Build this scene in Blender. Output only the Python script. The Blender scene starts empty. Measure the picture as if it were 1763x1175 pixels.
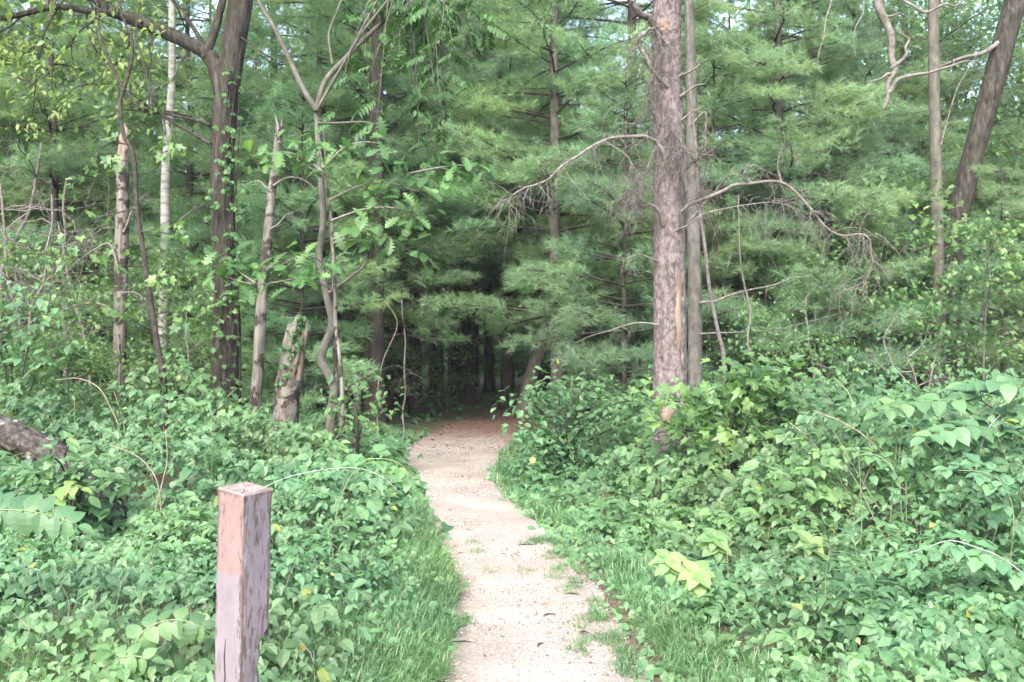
import bpy, math, random
import numpy as np
from mathutils import Vector, Matrix

# ------------------------------------------------------------------ camera, sky, sun, exposure
SC = bpy.context.scene
COL = SC.collection
F = 1763.0            # focal length in photo pixels
CX, HY, CAMH = 881.5, 590.0, 1.6
cam_d = bpy.data.cameras.new('camera'); cam = bpy.data.objects.new('camera', cam_d); COL.objects.link(cam)
cam.location = (0, 0, CAMH); cam.rotation_euler = (math.radians(90.08), 0, 0)
cam_d.sensor_width = 36; cam_d.lens = 36.0 * F / 1763.0
cam_d.clip_start = 0.05; cam_d.clip_end = 3000
cam_d.dof.use_dof = True; cam_d.dof.focus_distance = 6.5; cam_d.dof.aperture_fstop = 5.0
SC.camera = cam

SUN_EL, SUN_AZ = math.radians(44), math.radians(196)      # azimuth clockwise from +Y: behind the camera
world = bpy.data.worlds.new('World'); SC.world = world; world.use_nodes = True
wn = world.node_tree.nodes; wl = world.node_tree.links
sky = wn.new('ShaderNodeTexSky'); sky.sky_type = 'NISHITA'; sky.sun_disc = False
sky.sun_elevation = SUN_EL; sky.sun_rotation = SUN_AZ
sky.air_density = 1.0; sky.dust_density = 4.0; sky.ozone_density = 1.0
hs = wn.new('ShaderNodeHueSaturation'); hs.inputs['Saturation'].default_value = 0.85
wl.new(sky.outputs[0], hs.inputs['Color'])
bg = wn['Background']; wl.new(hs.outputs[0], bg.inputs[0]); bg.inputs[1].default_value = 0.15
sun_d = bpy.data.lights.new('sun', 'SUN'); sun = bpy.data.objects.new('sun', sun_d); COL.objects.link(sun)
sun_d.energy = 1.1; sun_d.angle = math.radians(50); sun_d.color = (1.0, 0.99, 0.97)
sd = Vector((math.sin(SUN_AZ) * math.cos(SUN_EL), math.cos(SUN_AZ) * math.cos(SUN_EL), math.sin(SUN_EL)))
sun.rotation_euler = sd.to_track_quat('Z', 'Y').to_euler(); sun.location = sd * 60
SC.view_settings.view_transform = 'Standard'; SC.view_settings.look = 'None'
SC.view_settings.exposure = 2.25; SC.view_settings.gamma = 1.0; SC.view_settings.use_curve_mapping = False
SC.render.engine = 'CYCLES'
cy = SC.cycles
cy.use_denoising = True; cy.max_bounces = 6; cy.diffuse_bounces = 4; cy.glossy_bounces = 2
cy.transmission_bounces = 3; cy.transparent_max_bounces = 4
cy.use_adaptive_sampling = True; cy.adaptive_threshold = 0.02
cy.caustics_reflective = False; cy.caustics_refractive = False

# ------------------------------------------------------------------ helpers
RS = np.random.RandomState(7)
PI = math.pi


def P(x, y, d):
    """photo pixel at distance d along +Y -> world point"""
    return np.array([(x - CX) / F * d, d, CAMH - (y - HY) / F * d])


def sstep(a, b, x):
    t = np.clip((np.asarray(x, float) - a) / (b - a), 0, 1)
    return t * t * (3 - 2 * t)


_nk = np.random.RandomState(3).normal(size=(14, 2)); _np_ = np.random.RandomState(4).uniform(0, 6.28, 14)


def nz2(x, y, s=1.0):
    """smooth 2-D noise, about -1..1"""
    x = np.asarray(x, float) * s; y = np.asarray(y, float) * s
    r = 0
    for k in range(14):
        r = r + np.sin(_nk[k, 0] * 1.7 * x + _nk[k, 1] * 1.7 * y + _np_[k])
    return r / 5.0


def unit(v):
    v = np.asarray(v, float)
    return v / np.maximum(np.linalg.norm(v, axis=-1, keepdims=True), 1e-9)


def catmull(p, n):
    p = np.asarray(p, float)
    q = np.vstack([2 * p[0] - p[1], p, 2 * p[-1] - p[-2]])
    t = np.linspace(0, len(p) - 1 - 1e-6, n); i = t.astype(int); u = (t - i)[:, None]
    a, b, c, d = q[i], q[i + 1], q[i + 2], q[i + 3]
    return 0.5 * (2 * b + (c - a) * u + (2 * a - 5 * b + 4 * c - d) * u ** 2 + (3 * b - a - 3 * c + d) * u ** 3)


def make_mesh(name, v, faces, mats, midx=None, smooth=True):
    """v (N,3); faces = list of (M,k) int arrays"""
    me = bpy.data.meshes.new(name)
    v = np.asarray(v, np.float32)
    faces = [np.asarray(f, np.int32) for f in faces if len(f)]
    me.vertices.add(len(v)); me.vertices.foreach_set('co', v.ravel())
    loops = np.concatenate([f.ravel() for f in faces])
    tot = np.concatenate([np.full(len(f), f.shape[1], np.int32) for f in faces])
    start = np.concatenate([[0], np.cumsum(tot)[:-1]]).astype(np.int32)
    me.loops.add(len(loops)); me.loops.foreach_set('vertex_index', loops)
    me.polygons.add(len(tot)); me.polygons.foreach_set('loop_start', start)
    me.polygons.foreach_set('use_smooth', np.full(len(tot), smooth, bool))
    for m in (mats if isinstance(mats, (list, tuple)) else [mats]):
        me.materials.append(m)
    if midx is not None:
        me.polygons.foreach_set('material_index', np.asarray(midx, np.int32))
    me.update(calc_edges=True)
    return me


class MB:
    """collects geometry for ONE mesh"""
    def __init__(s):
        s.v = []; s.f = {3: [], 4: []}; s.m = {3: [], 4: []}; s.n = 0

    def add(s, v, f, mi=0):
        v = np.asarray(v, float); s.v.append(v)
        for ff in (f if isinstance(f, list) else [f]):
            ff = np.asarray(ff, int)
            if len(ff):
                s.f[ff.shape[1]].append(ff + s.n); s.m[ff.shape[1]].append(np.full(len(ff), mi))
        s.n += len(v)

    def tube(s, pts, rad, sides=6, mi=0, disp=None, cap=True):
        pts = np.asarray(pts, float); n = len(pts)
        rad = np.broadcast_to(np.asarray(rad, float), (n,))
        t = unit(np.gradient(pts, axis=0))
        ref = np.array([0, -1.0, 0]) if abs(t[0][1]) < 0.9 else np.array([1.0, 0, 0])
        u = unit(np.cross(np.cross(t[0], ref), t[0])); U = [u]
        for k in range(1, n):
            u = u - t[k] * np.dot(u, t[k]); u = u / max(np.linalg.norm(u), 1e-9); U.append(u)
        U = np.array(U); W = np.cross(t, U)
        a = np.arange(sides) / sides * 2 * PI
        r = rad[:, None] * (1 if disp is None else disp(np.linspace(0, 1, n), a))
        r = np.broadcast_to(r, (n, sides))
        v = pts[:, None] + r[..., None] * (np.cos(a)[None, :, None] * U[:, None] + np.sin(a)[None, :, None] * W[:, None])
        i = np.arange(n - 1)[:, None] * sides; j = np.arange(sides)[None]; j2 = (j + 1) % sides
        q = np.stack([i + j, i + j2, i + sides + j2, i + sides + j], -1).reshape(-1, 4)
        v = v.reshape(-1, 3)
        fs = [q]
        if cap:
            v = np.vstack([v, pts[-1] + t[-1] * rad[-1] * 0.3])
            jj = np.arange(sides); base = (n - 1) * sides
            fs.append(np.stack([base + jj, base + (jj + 1) % sides, np.full(sides, n * sides)], -1))
        s.add(v, fs, mi)

    def mesh(s, name, mats, smooth=True):
        faces = []; mi = []
        for k in (3, 4):
            if s.f[k]:
                faces.append(np.concatenate(s.f[k])); mi.append(np.concatenate(s.m[k]))
        return make_mesh(name, np.concatenate(s.v), faces, mats, np.concatenate(mi), smooth)


def link(name, data, parent=None, loc=None, mat=None):
    o = bpy.data.objects.new(name, data); COL.objects.link(o)
    if parent is not None:
        o.parent = parent
    if loc is not None:
        o.location = loc
    if mat is not None:
        o.matrix_basis = mat
    return o


def tag(o, label, cat=None, group=None, kind=None):
    o['label'] = label
    if cat: o['category'] = cat
    if group: o['group'] = group
    if kind: o['kind'] = kind
    return o


def thing(name, label, cat, loc, group=None, rz=0.0):
    o = link(name, None, loc=loc); o.rotation_euler = (0, 0, rz); o.empty_display_size = 0.2
    return tag(o, label, cat, group)


def frames(fwd, up):
    """rotation matrices (n,3,3) whose columns are x, y=fwd, z~up"""
    y = unit(fwd); x = unit(np.cross(y, up)); z = np.cross(x, y)
    return np.stack([x, y, z], -1)


def expand(tv, tf, R, pos, size):
    """n copies of a triangle template -> merged verts, faces"""
    n = len(pos); size = np.asarray(size, float)
    if size.ndim == 1: size = size[:, None, None]
    v = np.einsum('nij,kj->nki', R, tv) * size + pos[:, None]
    f = tf[None] + (np.arange(n) * len(tv))[:, None, None]
    return v.reshape(-1, 3), f.reshape(-1, tf.shape[1])


def expand_multi(temps, R, pos, size, rs):
    """random choice among templates, merged"""
    pick = rs.randint(0, len(temps), len(pos)); V = []; Fc = []; off = 0
    size = np.asarray(size, float)
    for k, (tv, tf) in enumerate(temps):
        m = pick == k
        if not m.any(): continue
        v, f = expand(tv, tf, R[m], pos[m], size[m]); V.append(v); Fc.append(f + off); off += len(v)
    return np.concatenate(V), np.concatenate(Fc)


def mat4(R, p, s):
    M = np.eye(4); M[:3, :3] = R * s; M[:3, 3] = p
    return Matrix(M.tolist())


# ------------------------------------------------------------------ materials
def new_mat(name):
    m = bpy.data.materials.new(name); m.use_nodes = True
    nt = m.node_tree; b = nt.nodes['Principled BSDF']
    return m, nt, nt.nodes, nt.links, b


def ramp(N, stops, interp='LINEAR'):
    r = N.new('ShaderNodeValToRGB'); r.color_ramp.interpolation = interp
    e = r.color_ramp.elements
    while len(e) < len(stops): e.new(0.5)
    for k, (p, c) in enumerate(stops):
        e[k].position = p; e[k].color = (c[0], c[1], c[2], 1)
    return r


def leaf_mat(name, stops, rough=0.42, transl=0.32, spec=0.5, tscale=1.35):
    m, nt, N, L, b = new_mat(name)
    g = N.new('ShaderNodeNewGeometry'); oi = N.new('ShaderNodeObjectInfo')
    ad = N.new('ShaderNodeMath'); ad.operation = 'ADD'
    L.new(g.outputs['Random Per Island'], ad.inputs[0]); L.new(oi.outputs['Random'], ad.inputs[1])
    fr = N.new('ShaderNodeMath'); fr.operation = 'FRACT'; L.new(ad.outputs[0], fr.inputs[0])
    r = ramp(N, stops); L.new(fr.outputs[0], r.inputs[0])
    nz = N.new('ShaderNodeTexNoise'); nz.inputs['Scale'].default_value = 0.9; nz.inputs['Detail'].default_value = 2
    L.new(g.outputs['Position'], nz.inputs['Vector'])
    mr = N.new('ShaderNodeMapRange'); mr.inputs[1].default_value = 0.3; mr.inputs[2].default_value = 0.7
    mr.inputs[3].default_value = 0.72; mr.inputs[4].default_value = 1.32
    L.new(nz.outputs[0], mr.inputs[0])
    mx = N.new('ShaderNodeVectorMath'); mx.operation = 'SCALE'
    n2 = N.new('ShaderNodeTexNoise'); n2.inputs['Scale'].default_value = 0.55; n2.inputs['Detail'].default_value = 3
    of = N.new('ShaderNodeVectorMath'); of.operation = 'ADD'; of.inputs[1].default_value = (13.7, 4.1, 8.3)
    L.new(g.outputs['Position'], of.inputs[0]); L.new(of.outputs[0], n2.inputs['Vector'])
    rh = ramp(N, [(0.36, (0.91, 0.98, 1.06)), (0.5, (1, 1, 1)), (0.66, (1.12, 1.04, 0.92))]); L.new(n2.outputs[0], rh.inputs[0])
    mh = N.new('ShaderNodeVectorMath'); mh.operation = 'MULTIPLY'; L.new(r.outputs[0], mh.inputs[0]); L.new(rh.outputs[0], mh.inputs[1])
    mo = N.new('ShaderNodeVectorMath'); mo.operation = 'MULTIPLY'; L.new(mh.outputs[0], mo.inputs[0]); L.new(oi.outputs['Color'], mo.inputs[1])
    L.new(mo.outputs[0], mx.inputs[0]); L.new(mr.outputs[0], mx.inputs['Scale'])
    L.new(mx.outputs[0], b.inputs['Base Color'])
    b.inputs['Roughness'].default_value = rough; b.inputs['Specular IOR Level'].default_value = spec
    tr = N.new('ShaderNodeBsdfTranslucent')
    m2 = N.new('ShaderNodeVectorMath'); m2.operation = 'MULTIPLY'
    m2.inputs[1].default_value = (tscale * 1.1, tscale * 1.15, tscale * 0.7)
    L.new(mx.outputs[0], m2.inputs[0]); L.new(m2.outputs[0], tr.inputs['Color'])
    ms = N.new('ShaderNodeMixShader'); ms.inputs[0].default_value = transl
    L.new(b.outputs[0], ms.inputs[1]); L.new(tr.outputs[0], ms.inputs[2])
    L.new(ms.outputs[0], N['Material Output'].inputs[0])
    return m


BK = {'brown_twig': .42, 'rotten_orange_wood': .5, 'grey_dead_twig': .5, 'pale_bark': .7, 'weathered_dead_wood': .44, 'furrowed_bark': .30, 'plated_pine_bark': .52, 'smooth_grey_bark': .52, 'lichen_bark': .6}


def bark_mat(name, c_dark, c_mid, c_light, sc=(14, 14, 2.5), bump=0.6, patch=None, patch_lvl=0.62, rough=0.9, dist=0.012, crack=None):
    k_ = BK.get(name, .6)
    c_dark, c_mid, c_light = [tuple(q * k_ for q in c) for c in (c_dark, c_mid, c_light)]
    if patch is not None: patch = tuple(q * k_ for q in patch)
    m, nt, N, L, b = new_mat(name)
    tc = N.new('ShaderNodeTexCoord'); mp = N.new('ShaderNodeMapping')
    mp.inputs['Scale'].default_value = sc; L.new(tc.outputs['Object'], mp.inputs[0])
    n1 = N.new('ShaderNodeTexNoise'); n1.inputs['Scale'].default_value = 1.0; n1.inputs['Detail'].default_value = 8
    n1.inputs['Roughness'].default_value = 0.65; n1.inputs['Distortion'].default_value = 0.4
    L.new(mp.outputs[0], n1.inputs[0])
    r = ramp(N, [(0.32, c_dark), (0.5, c_mid), (0.68, c_light)]); L.new(n1.outputs[0], r.inputs[0])
    col = r.outputs[0]
    n2 = N.new('ShaderNodeTexNoise'); n2.inputs['Scale'].default_value = 6.5 if name in ('lichen_bark', 'weathered_dead_wood') else 3.2; n2.inputs['Detail'].default_value = 5
    L.new(tc.outputs['Object'], n2.inputs[0])
    if patch is not None:
        rr = ramp(N, [(patch_lvl, (0, 0, 0)), (patch_lvl + 0.05, (1, 1, 1))]); L.new(n2.outputs[0], rr.inputs[0])
        mx = N.new('ShaderNodeMix'); mx.data_type = 'RGBA'
        L.new(rr.outputs[0], mx.inputs[0]); L.new(col, mx.inputs[6]); mx.inputs[7].default_value = (*patch, 1)
        col = mx.outputs[2]
    if crack is not None:
        m3 = N.new('ShaderNodeMapping'); m3.inputs['Scale'].default_value = crack; L.new(tc.outputs['Object'], m3.inputs[0])
        ds = N.new('ShaderNodeMix'); ds.data_type = 'VECTOR'; ds.inputs[0].default_value = 0.3
        L.new(m3.outputs[0], ds.inputs[4]); L.new(n1.outputs['Color'], ds.inputs[5])
        vo = N.new('ShaderNodeTexVoronoi'); vo.feature = 'DISTANCE_TO_EDGE'; vo.inputs['Scale'].default_value = 1.0; L.new(ds.outputs[1], vo.inputs['Vector'])
        rc = ramp(N, [(0.0, (0.70, 0.68, 0.67)), (0.13, (1, 1, 1))]); L.new(vo.outputs['Distance'], rc.inputs[0])
        mc = N.new('ShaderNodeMix'); mc.data_type = 'RGBA'; mc.blend_type = 'MULTIPLY'; mc.inputs[0].default_value = 1
        L.new(col, mc.inputs[6]); L.new(rc.outputs[0], mc.inputs[7]); col = mc.outputs[2]
    L.new(col, b.inputs['Base Color']); b.inputs['Roughness'].default_value = rough
    b.inputs['Specular IOR Level'].default_value = 0.2
    bp = N.new('ShaderNodeBump'); bp.inputs['Strength'].default_value = bump; bp.inputs['Distance'].default_value = dist
    L.new(n1.outputs[0], bp.inputs['Height']); L.new(bp.outputs[0], b.inputs['Normal'])
    return m


def plain_mat(name, c, rough=0.7):
    m, nt, N, L, b = new_mat(name)
    tc = N.new('ShaderNodeTexCoord')
    n1 = N.new('ShaderNodeTexNoise'); n1.inputs['Scale'].default_value = 25; n1.inputs['Detail'].default_value = 4
    L.new(tc.outputs['Object'], n1.inputs[0])
    r = ramp(N, [(0.3, [x * 0.65 for x in c]), (0.7, [min(1, x * 1.25) for x in c])]); L.new(n1.outputs[0], r.inputs[0])
    L.new(r.outputs[0], b.inputs['Base Color']); b.inputs['Roughness'].default_value = rough
    return m


M = {}
M['bramble'] = leaf_mat('bramble_leaf', [(0.0, (0.062, 0.133, 0.057)), (0.4, (0.082, 0.171, 0.073)), (0.8, (0.104, 0.204, 0.087)), (0.992, (0.130, 0.235, 0.098)), (0.999, (0.298, 0.302, 0.063))], 0.48, 0.34, 0.5)
M['bramble2'] = leaf_mat('cane_leaf', [(0.0, (0.076, 0.162, 0.074)), (0.5, (0.096, 0.194, 0.088)), (0.992, (0.124, 0.230, 0.101)), (0.999, (0.320, 0.333, 0.075))], 0.46, 0.32, 0.5)
M['pale'] = leaf_mat('pale_leaf', [(0.0, (0.117, 0.221, 0.077)), (0.6, (0.156, 0.258, 0.090)), (1.0, (0.203, 0.287, 0.099))], 0.5, 0.35, 0.4)
M['oakleaf'] = leaf_mat('oak_leaf', [(0.0, (0.055, 0.128, 0.045)), (0.5, (0.08, 0.175, 0.06)), (1.0, (0.115, 0.225, 0.075))], 0.42, 0.38, 0.4)
M['walnutleaf'] = leaf_mat('walnut_leaf', [(0.0, (0.034, 0.080, 0.028)), (0.5, (0.050, 0.112, 0.038)), (1.0, (0.075, 0.15, 0.05))], 0.5, 0.32, 0.3)
M['mapleleaf'] = leaf_mat('maple_leaf', [(0.0, (0.062, 0.132, 0.058)), (0.5, (0.100, 0.193, 0.072)), (1.0, (0.175, 0.286, 0.102))], 0.42, 0.4)
M['topleaf'] = leaf_mat('sunlit_tree_leaf', [(0.0, (0.107, 0.185, 0.071)), (0.5, (0.167, 0.258, 0.090)), (1.0, (0.262, 0.348, 0.125))], 0.45, 0.5)  # brightness of lit leaves is put into this leaf colour
M['needle'] = leaf_mat('pine_needle', [(0.0, (0.118, 0.193, 0.121)), (0.5, (0.168, 0.263, 0.157)), (1.0, (0.236, 0.345, 0.194))], 0.6, 0.42, 0.3)
M['grass'] = leaf_mat('grass_blade', [(0.0, (0.068, 0.152, 0.064)), (0.55, (0.104, 0.207, 0.090)), (0.93, (0.144, 0.258, 0.118)), (0.985, (0.270, 0.258, 0.157))], 0.4, 0.35)
M['litter'] = leaf_mat('leaf_litter', [(0.0, (0.075, 0.048, 0.036)), (0.5, (0.14, 0.088, 0.064)), (1.0, (0.25, 0.165, 0.115))], 0.7, 0.1)
M['chip'] = leaf_mat('gravel_chip', [(0.0, (0.071, 0.061, 0.054)), (0.2, (0.162, 0.139, 0.126)), (0.45, (0.257, 0.228, 0.207)), (0.8, (0.361, 0.325, 0.297)), (1.0, (0.495, 0.464, 0.433))], 0.8, 0.0, 0.3)
M['oakbark'] = bark_mat('furrowed_bark', (0.040, 0.036, 0.029), (0.125, 0.114, 0.094), (0.26, 0.245, 0.215), (19, 19, 4.0), 0.9)
M['pinebark'] = bark_mat('plated_pine_bark', (0.10, 0.082, 0.080), (0.265, 0.222, 0.220), (0.42, 0.37, 0.365), (26, 26, 9), 0.8, (0.40, 0.27, 0.20), 0.66, crack=(16, 16, 13))
M['greybark'] = bark_mat('smooth_grey_bark', (0.10, 0.095, 0.08), (0.19, 0.18, 0.155), (0.29, 0.28, 0.25), (9, 9, 5), 0.35)
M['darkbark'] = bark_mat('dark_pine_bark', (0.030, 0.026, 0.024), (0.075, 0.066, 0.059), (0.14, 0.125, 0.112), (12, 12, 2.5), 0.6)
M['birch'] = bark_mat('pale_bark', (0.20, 0.19, 0.17), (0.46, 0.45, 0.42), (0.62, 0.61, 0.58), (3, 3, 16), 0.3, (0.12, 0.11, 0.10), 0.68)
M['snag'] = bark_mat('weathered_dead_wood', (0.10, 0.088, 0.074), (0.32, 0.292, 0.258), (0.52, 0.49, 0.445), (16, 16, 2.0), 0.7, (0.085, 0.072, 0.06), 0.51)
M['rot'] = bark_mat('rotten_orange_wood', (0.17, 0.12, 0.09), (0.38, 0.295, 0.23), (0.56, 0.475, 0.40), (16, 16, 2.0), 0.7)
M['twig'] = bark_mat('grey_dead_twig', (0.15, 0.135, 0.12), (0.30, 0.275, 0.25), (0.42, 0.39, 0.36), (20, 20, 20), 0.3)
M['browntwig'] = bark_mat('brown_twig', (0.04, 0.034, 0.03), (0.105, 0.09, 0.078), (0.19, 0.168, 0.15), (20, 20, 20), 0.3)
M['lichen'] = bark_mat('lichen_bark', (0.03, 0.026, 0.024), (0.10, 0.087, 0.08), (0.22, 0.20, 0.19), (15, 15, 15), 0.9, (0.42, 0.43, 0.40), 0.575, dist=0.03)
M['stem'] = plain_mat('green_stem', (0.13, 0.19, 0.08), 0.5)
M['cane'] = plain_mat('white_bloom_cane', (0.25, 0.275, 0.27), 0.6)
M['drycane'] = plain_mat('dry_cane', (0.22, 0.185, 0.14), 0.7)
M['nut'] = plain_mat('green_husk', (0.27, 0.40, 0.12), 0.5)
M['flower'] = plain_mat('yellow_petal', (0.75, 0.42, 0.05), 0.5)

# ------------------------------------------------------------------ leaf templates (base at origin, +Y forward, +Z up, length 1)


def leaflet(w=0.34, ts=(0.3, 0.68), prof=(1.0, 0.78), fold=0.25, droop=0.18):
    v = [(0, 0, 0)]
    for t, p in zip(ts, prof):
        z = -droop * t * t
        v += [(-w * p, t, z + fold * w * p), (0, t, z), (w * p, t, z + fold * w * p)]
    v.append((0, 1, -droop)); n = len(ts); tip = 3 * n + 1
    f = [(0, 2, 1), (0, 3, 2)]
    for k in range(n - 1):
        a = 1 + 3 * k; b = a + 3
        f += [(a, a + 1, b + 1), (a, b + 1, b), (a + 1, a + 2, b + 2), (a + 1, b + 2, b + 1)]
    a = 1 + 3 * (n - 1); f += [(a, a + 1, tip), (a + 1, a + 2, tip)]
    return np.array(v, float), np.array(f)


def place(tv, ang, pos, s, pitch=0.0):
    c, si = math.cos(ang), math.sin(ang)
    cp, sp = math.cos(pitch), math.sin(pitch)
    Rx = np.array([[1, 0, 0], [0, cp, -sp], [0, sp, cp]]); Rz = np.array([[c, -si, 0], [si, c, 0], [0, 0, 1]])
    return (tv @ (Rz @ Rx).T) * s + np.array(pos)


def combine(parts):
    V = []; Fc = []; n = 0
    for v, f in parts:
        V.append(v); Fc.append(f + n); n += len(v)
    return np.concatenate(V), np.concatenate(Fc)


def serrate(w, nt, fold, droop, peak=0.38, teeth=0.10):
    """finer ovate leaflet with toothed edge"""
    ts = np.linspace(0.08, 0.93, nt); prof = np.sin(np.pi * ts ** (math.log(0.5) / math.log(peak))) ** 0.8
    prof = prof * (1 + teeth * np.where(np.arange(nt) % 2 == 0, 1, -1))
    return leaflet(w, ts, prof, fold, droop)


def stalk(p0, p1, w=0.012):
    p0 = np.array(p0, float); p1 = np.array(p1, float)
    s = np.array([w, 0, 0])
    return np.array([p0 - s, p0 + s, p1]), np.array([(0, 1, 2)])


def trifol(lf, rs, pet=0.45):
    p = [0, pet, 0]
    return combine([stalk((0, 0, 0), p), (place(lf[0], rs.uniform(-.12, .12), p, 0.62, rs.uniform(-.35, .1)), lf[1]),
                    (place(lf[0], 1.25 + rs.uniform(-.2, .2), p, 0.54, rs.uniform(-.45, .05)), lf[1]),
                    (place(lf[0], -1.25 + rs.uniform(-.2, .2), p, 0.54, rs.uniform(-.45, .05)), lf[1])])


def palm5(lf, rs, pet=0.4):
    p = [0, pet, 0]; parts = [stalk((0, 0, 0), p)]
    for a, s in ((0, .6), (.75, .55), (-.75, .55), (1.6, .4), (-1.6, .4)):
        parts.append((place(lf[0], a + rs.uniform(-.1, .1), p, s, rs.uniform(-.5, -.05)), lf[1]))
    return combine(parts)


_r = np.random.RandomState(11)
LF_LO = [leaflet(0.36, (0.4,), (1.0,), fo, dr) for fo, dr in ((.25, .2), (.1, .3), (.4, .15))]
LF_MID = [leaflet(0.36, (0.28, 0.66), (0.95, 0.78), fo, dr) for fo, dr in ((.25, .2), (.1, .35), (.4, .15))]
LF_HI = [serrate(0.38, 9, fo, dr) for fo, dr in ((.25, .2), (.12, .35), (.38, .12), (.2, .5))]
TRI_LO = [trifol(LF_LO[k % 3], _r) for k in range(6)]
TRI_MID = [trifol(LF_MID[k % 3], _r) for k in range(6)] + [palm5(LF_MID[k % 3], _r) for k in range(2)]
TRI_HI = [trifol(LF_HI[k % 4], _r) for k in range(6)] + [palm5(LF_HI[k % 4], _r) for k in range(2)]
OVATE = [leaflet(0.27, (0.2, 0.5, 0.8), (0.75, 1.0, 0.6), fo, dr) for fo, dr in ((.25, .2), (.1, .4), (.35, .1))]
OVATE_LO = [leaflet(0.28, (0.45,), (1.0,), fo, dr) for fo, dr in ((.25, .2), (.1, .4))]
BROAD = [leaflet(0.36, (0.12, 0.3, 0.55, 0.8), (0.7, 1.0, 0.9, 0.5), fo, dr) for fo, dr in ((.2, .25), (.1, .4), (.3, .15))]
LANCE = [leaflet(0.12, (0.2, 0.5, 0.8), (0.8, 1.0, 0.6), fo, dr) for fo, dr in ((.3, .3), (.1, .5), (.3, .05))]


def oakleaf(fold, droop, j=0.0):
    ts = np.array([.08, .2, .27, .36, .44, .55, .62, .72, .79, .88])
    pr = np.array([.12, .42, .16, .72, .24, .98, .34, .85, .42, .5])
    return leaflet(0.36, ts + j, pr, fold, droop)


def mapleleaf(fold, droop):
    # five lobed, fan about a point near the base
    ang = np.radians([-150, -118, -95, -70, -48, -30, -14, 0, 14, 30, 48, 70, 95, 118, 150])
    rad = np.array([.2, .48, .58, .45, .78, .52, .68, .98, .68, .52, .78, .45, .58, .48, .2])
    x = np.sin(ang) * rad * 0.62; y = 0.3 + np.cos(ang) * rad * 0.68
    z = fold * np.abs(x) - droop * y * y
    v = np.vstack([[0, 0.3, -droop * 0.09], np.stack([x, y, z], 1), [0.008, 0, 0], [-0.008, 0, 0]])
    f = [(0, k + 1, k + 2) for k in range(len(ang) - 1)] + [(0, len(ang) + 1, len(ang) + 2)]
    return v, np.array(f)


OAK = [oakleaf(.25, .25), oakleaf(.05, .4), oakleaf(.35, .1, .01)]
MAPLE = [mapleleaf(.2, .25), mapleleaf(.05, .5), mapleleaf(.35, .1)]


def walnut(rs, pairs=7):
    parts = []; n = 10
    y = np.linspace(0, 1, n); z = -0.35 * y ** 2
    for k in range(n - 1):
        parts.append((np.array([[-.006, y[k], z[k]], [.006, y[k], z[k]], [.004, y[k + 1], z[k + 1]], [-.004, y[k + 1], z[k + 1]]]), np.array([(0, 1, 2), (0, 2, 3)])))
    lf = leaflet(0.17, (0.35, 0.72), (1.0, 0.7), .2, .25)
    for k in range(pairs):
        t = 0.16 + 0.8 * k / pairs; s = 0.33 * (0.75 + 0.5 * math.sin(PI * (0.2 + 0.7 * k / pairs)))
        for sg in (1, -1):
            parts.append((place(lf[0], sg * (1.15 + rs.uniform(-.15, .15)), (0, t + rs.uniform(-.02, .02), -0.35 * t * t), s, rs.uniform(-.6, -.15)), lf[1]))
    parts.append((place(lf[0], 0, (0, 1, -.35), .28, -.6), lf[1]))
    return combine(parts)


WALNUT = [walnut(_r, 7), walnut(_r, 6), walnut(_r, 8)]


def temp_meshes(name, temps, mat):
    return [make_mesh(name, v, [f], mat, None, False) for v, f in temps]


ME_TRI = temp_meshes('bramble_leaf', TRI_HI, M['bramble'])
ME_CANE = temp_meshes('cane_leaf', TRI_HI, M['bramble2'])
ME_OAK = temp_meshes('oak_leaf', OAK, M['oakleaf'])
ME_MAPLE = temp_meshes('maple_leaf', MAPLE, M['mapleleaf'])
ME_WAL = temp_meshes('walnut_leaf', WALNUT, M['walnutleaf'])
ME_OV = temp_meshes('oval_leaf', OVATE, M['bramble'])
ME_BROAD = temp_meshes('broad_leaf', BROAD, M['bramble2'])
ME_LANCE = temp_meshes('narrow_leaf', LANCE, M['bramble2'])
ME_PALE = temp_meshes('pale_leaf', BROAD, M['pale'])
ME_VINE = temp_meshes('vine_leaf', [palm5(LF_MID[k], _r, .35) for k in range(3)], M['oakleaf'])


def leafset(parent, meshes, temps, mat, pos, fwd, up, size, cap, rs, name='leaf'):
    """leaves nearest the camera as parts of their own, the rest joined as one foliage part (positions local to parent)"""
    pos = np.asarray(pos, float); n = len(pos); R = frames(fwd, up); size = np.broadcast_to(np.asarray(size, float), (n,))
    order = np.argsort(pos[:, 1] - 0.02 * rs.rand(n)); near = order[:cap]; rest = order[cap:]
    for k in near:
        link(name, meshes[rs.randint(len(meshes))], parent, mat=mat4(R[k], pos[k], size[k]))
    if len(rest):
        v, f = expand_multi(temps, R[rest], pos[rest], size[rest], rs)
        o = link('foliage', make_mesh('foliage', v, [f], mat, None, False), parent); o['kind'] = 'stuff'


# ------------------------------------------------------------------ path edges and ground
_rows = [(1175, 765, 1105), (1100, 785, 1065), (1000, 787, 1010), (950, 770, 975), (900, 740, 918), (850, 722, 862), (830, 712, 848),
         (800, 697, 852), (780, 695, 865), (760, 715, 888), (745, 742, 905), (730, 772, 915)]
EY = [-6.0, 0.0, 3.0]; EL = [-4.0, -1.6, -0.55]; ER = [4.5, 2.1, 0.95]
for y, l, r in _rows:
    d = CAMH * F / (y - HY); EY.append(d); EL.append((l - CX) / F * d); ER.append((r - CX) / F * d)
EY += [22.5, 25.0, 28.0, 32.0]; EL += [-0.75, 0.1, 1.6, 4.2]; ER += [0.75, 1.9, 3.8, 6.8]
EY = np.array(EY); EL = np.array(EL); ER = np.array(ER)


def XL(y): return np.interp(y, EY, EL)
def XR(y): return np.interp(y, EY, ER)


def off_path(x, y):
    """distance outside the path edge (negative on the path)"""
    return np.maximum(XL(y) - x, x - XR(y))


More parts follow.
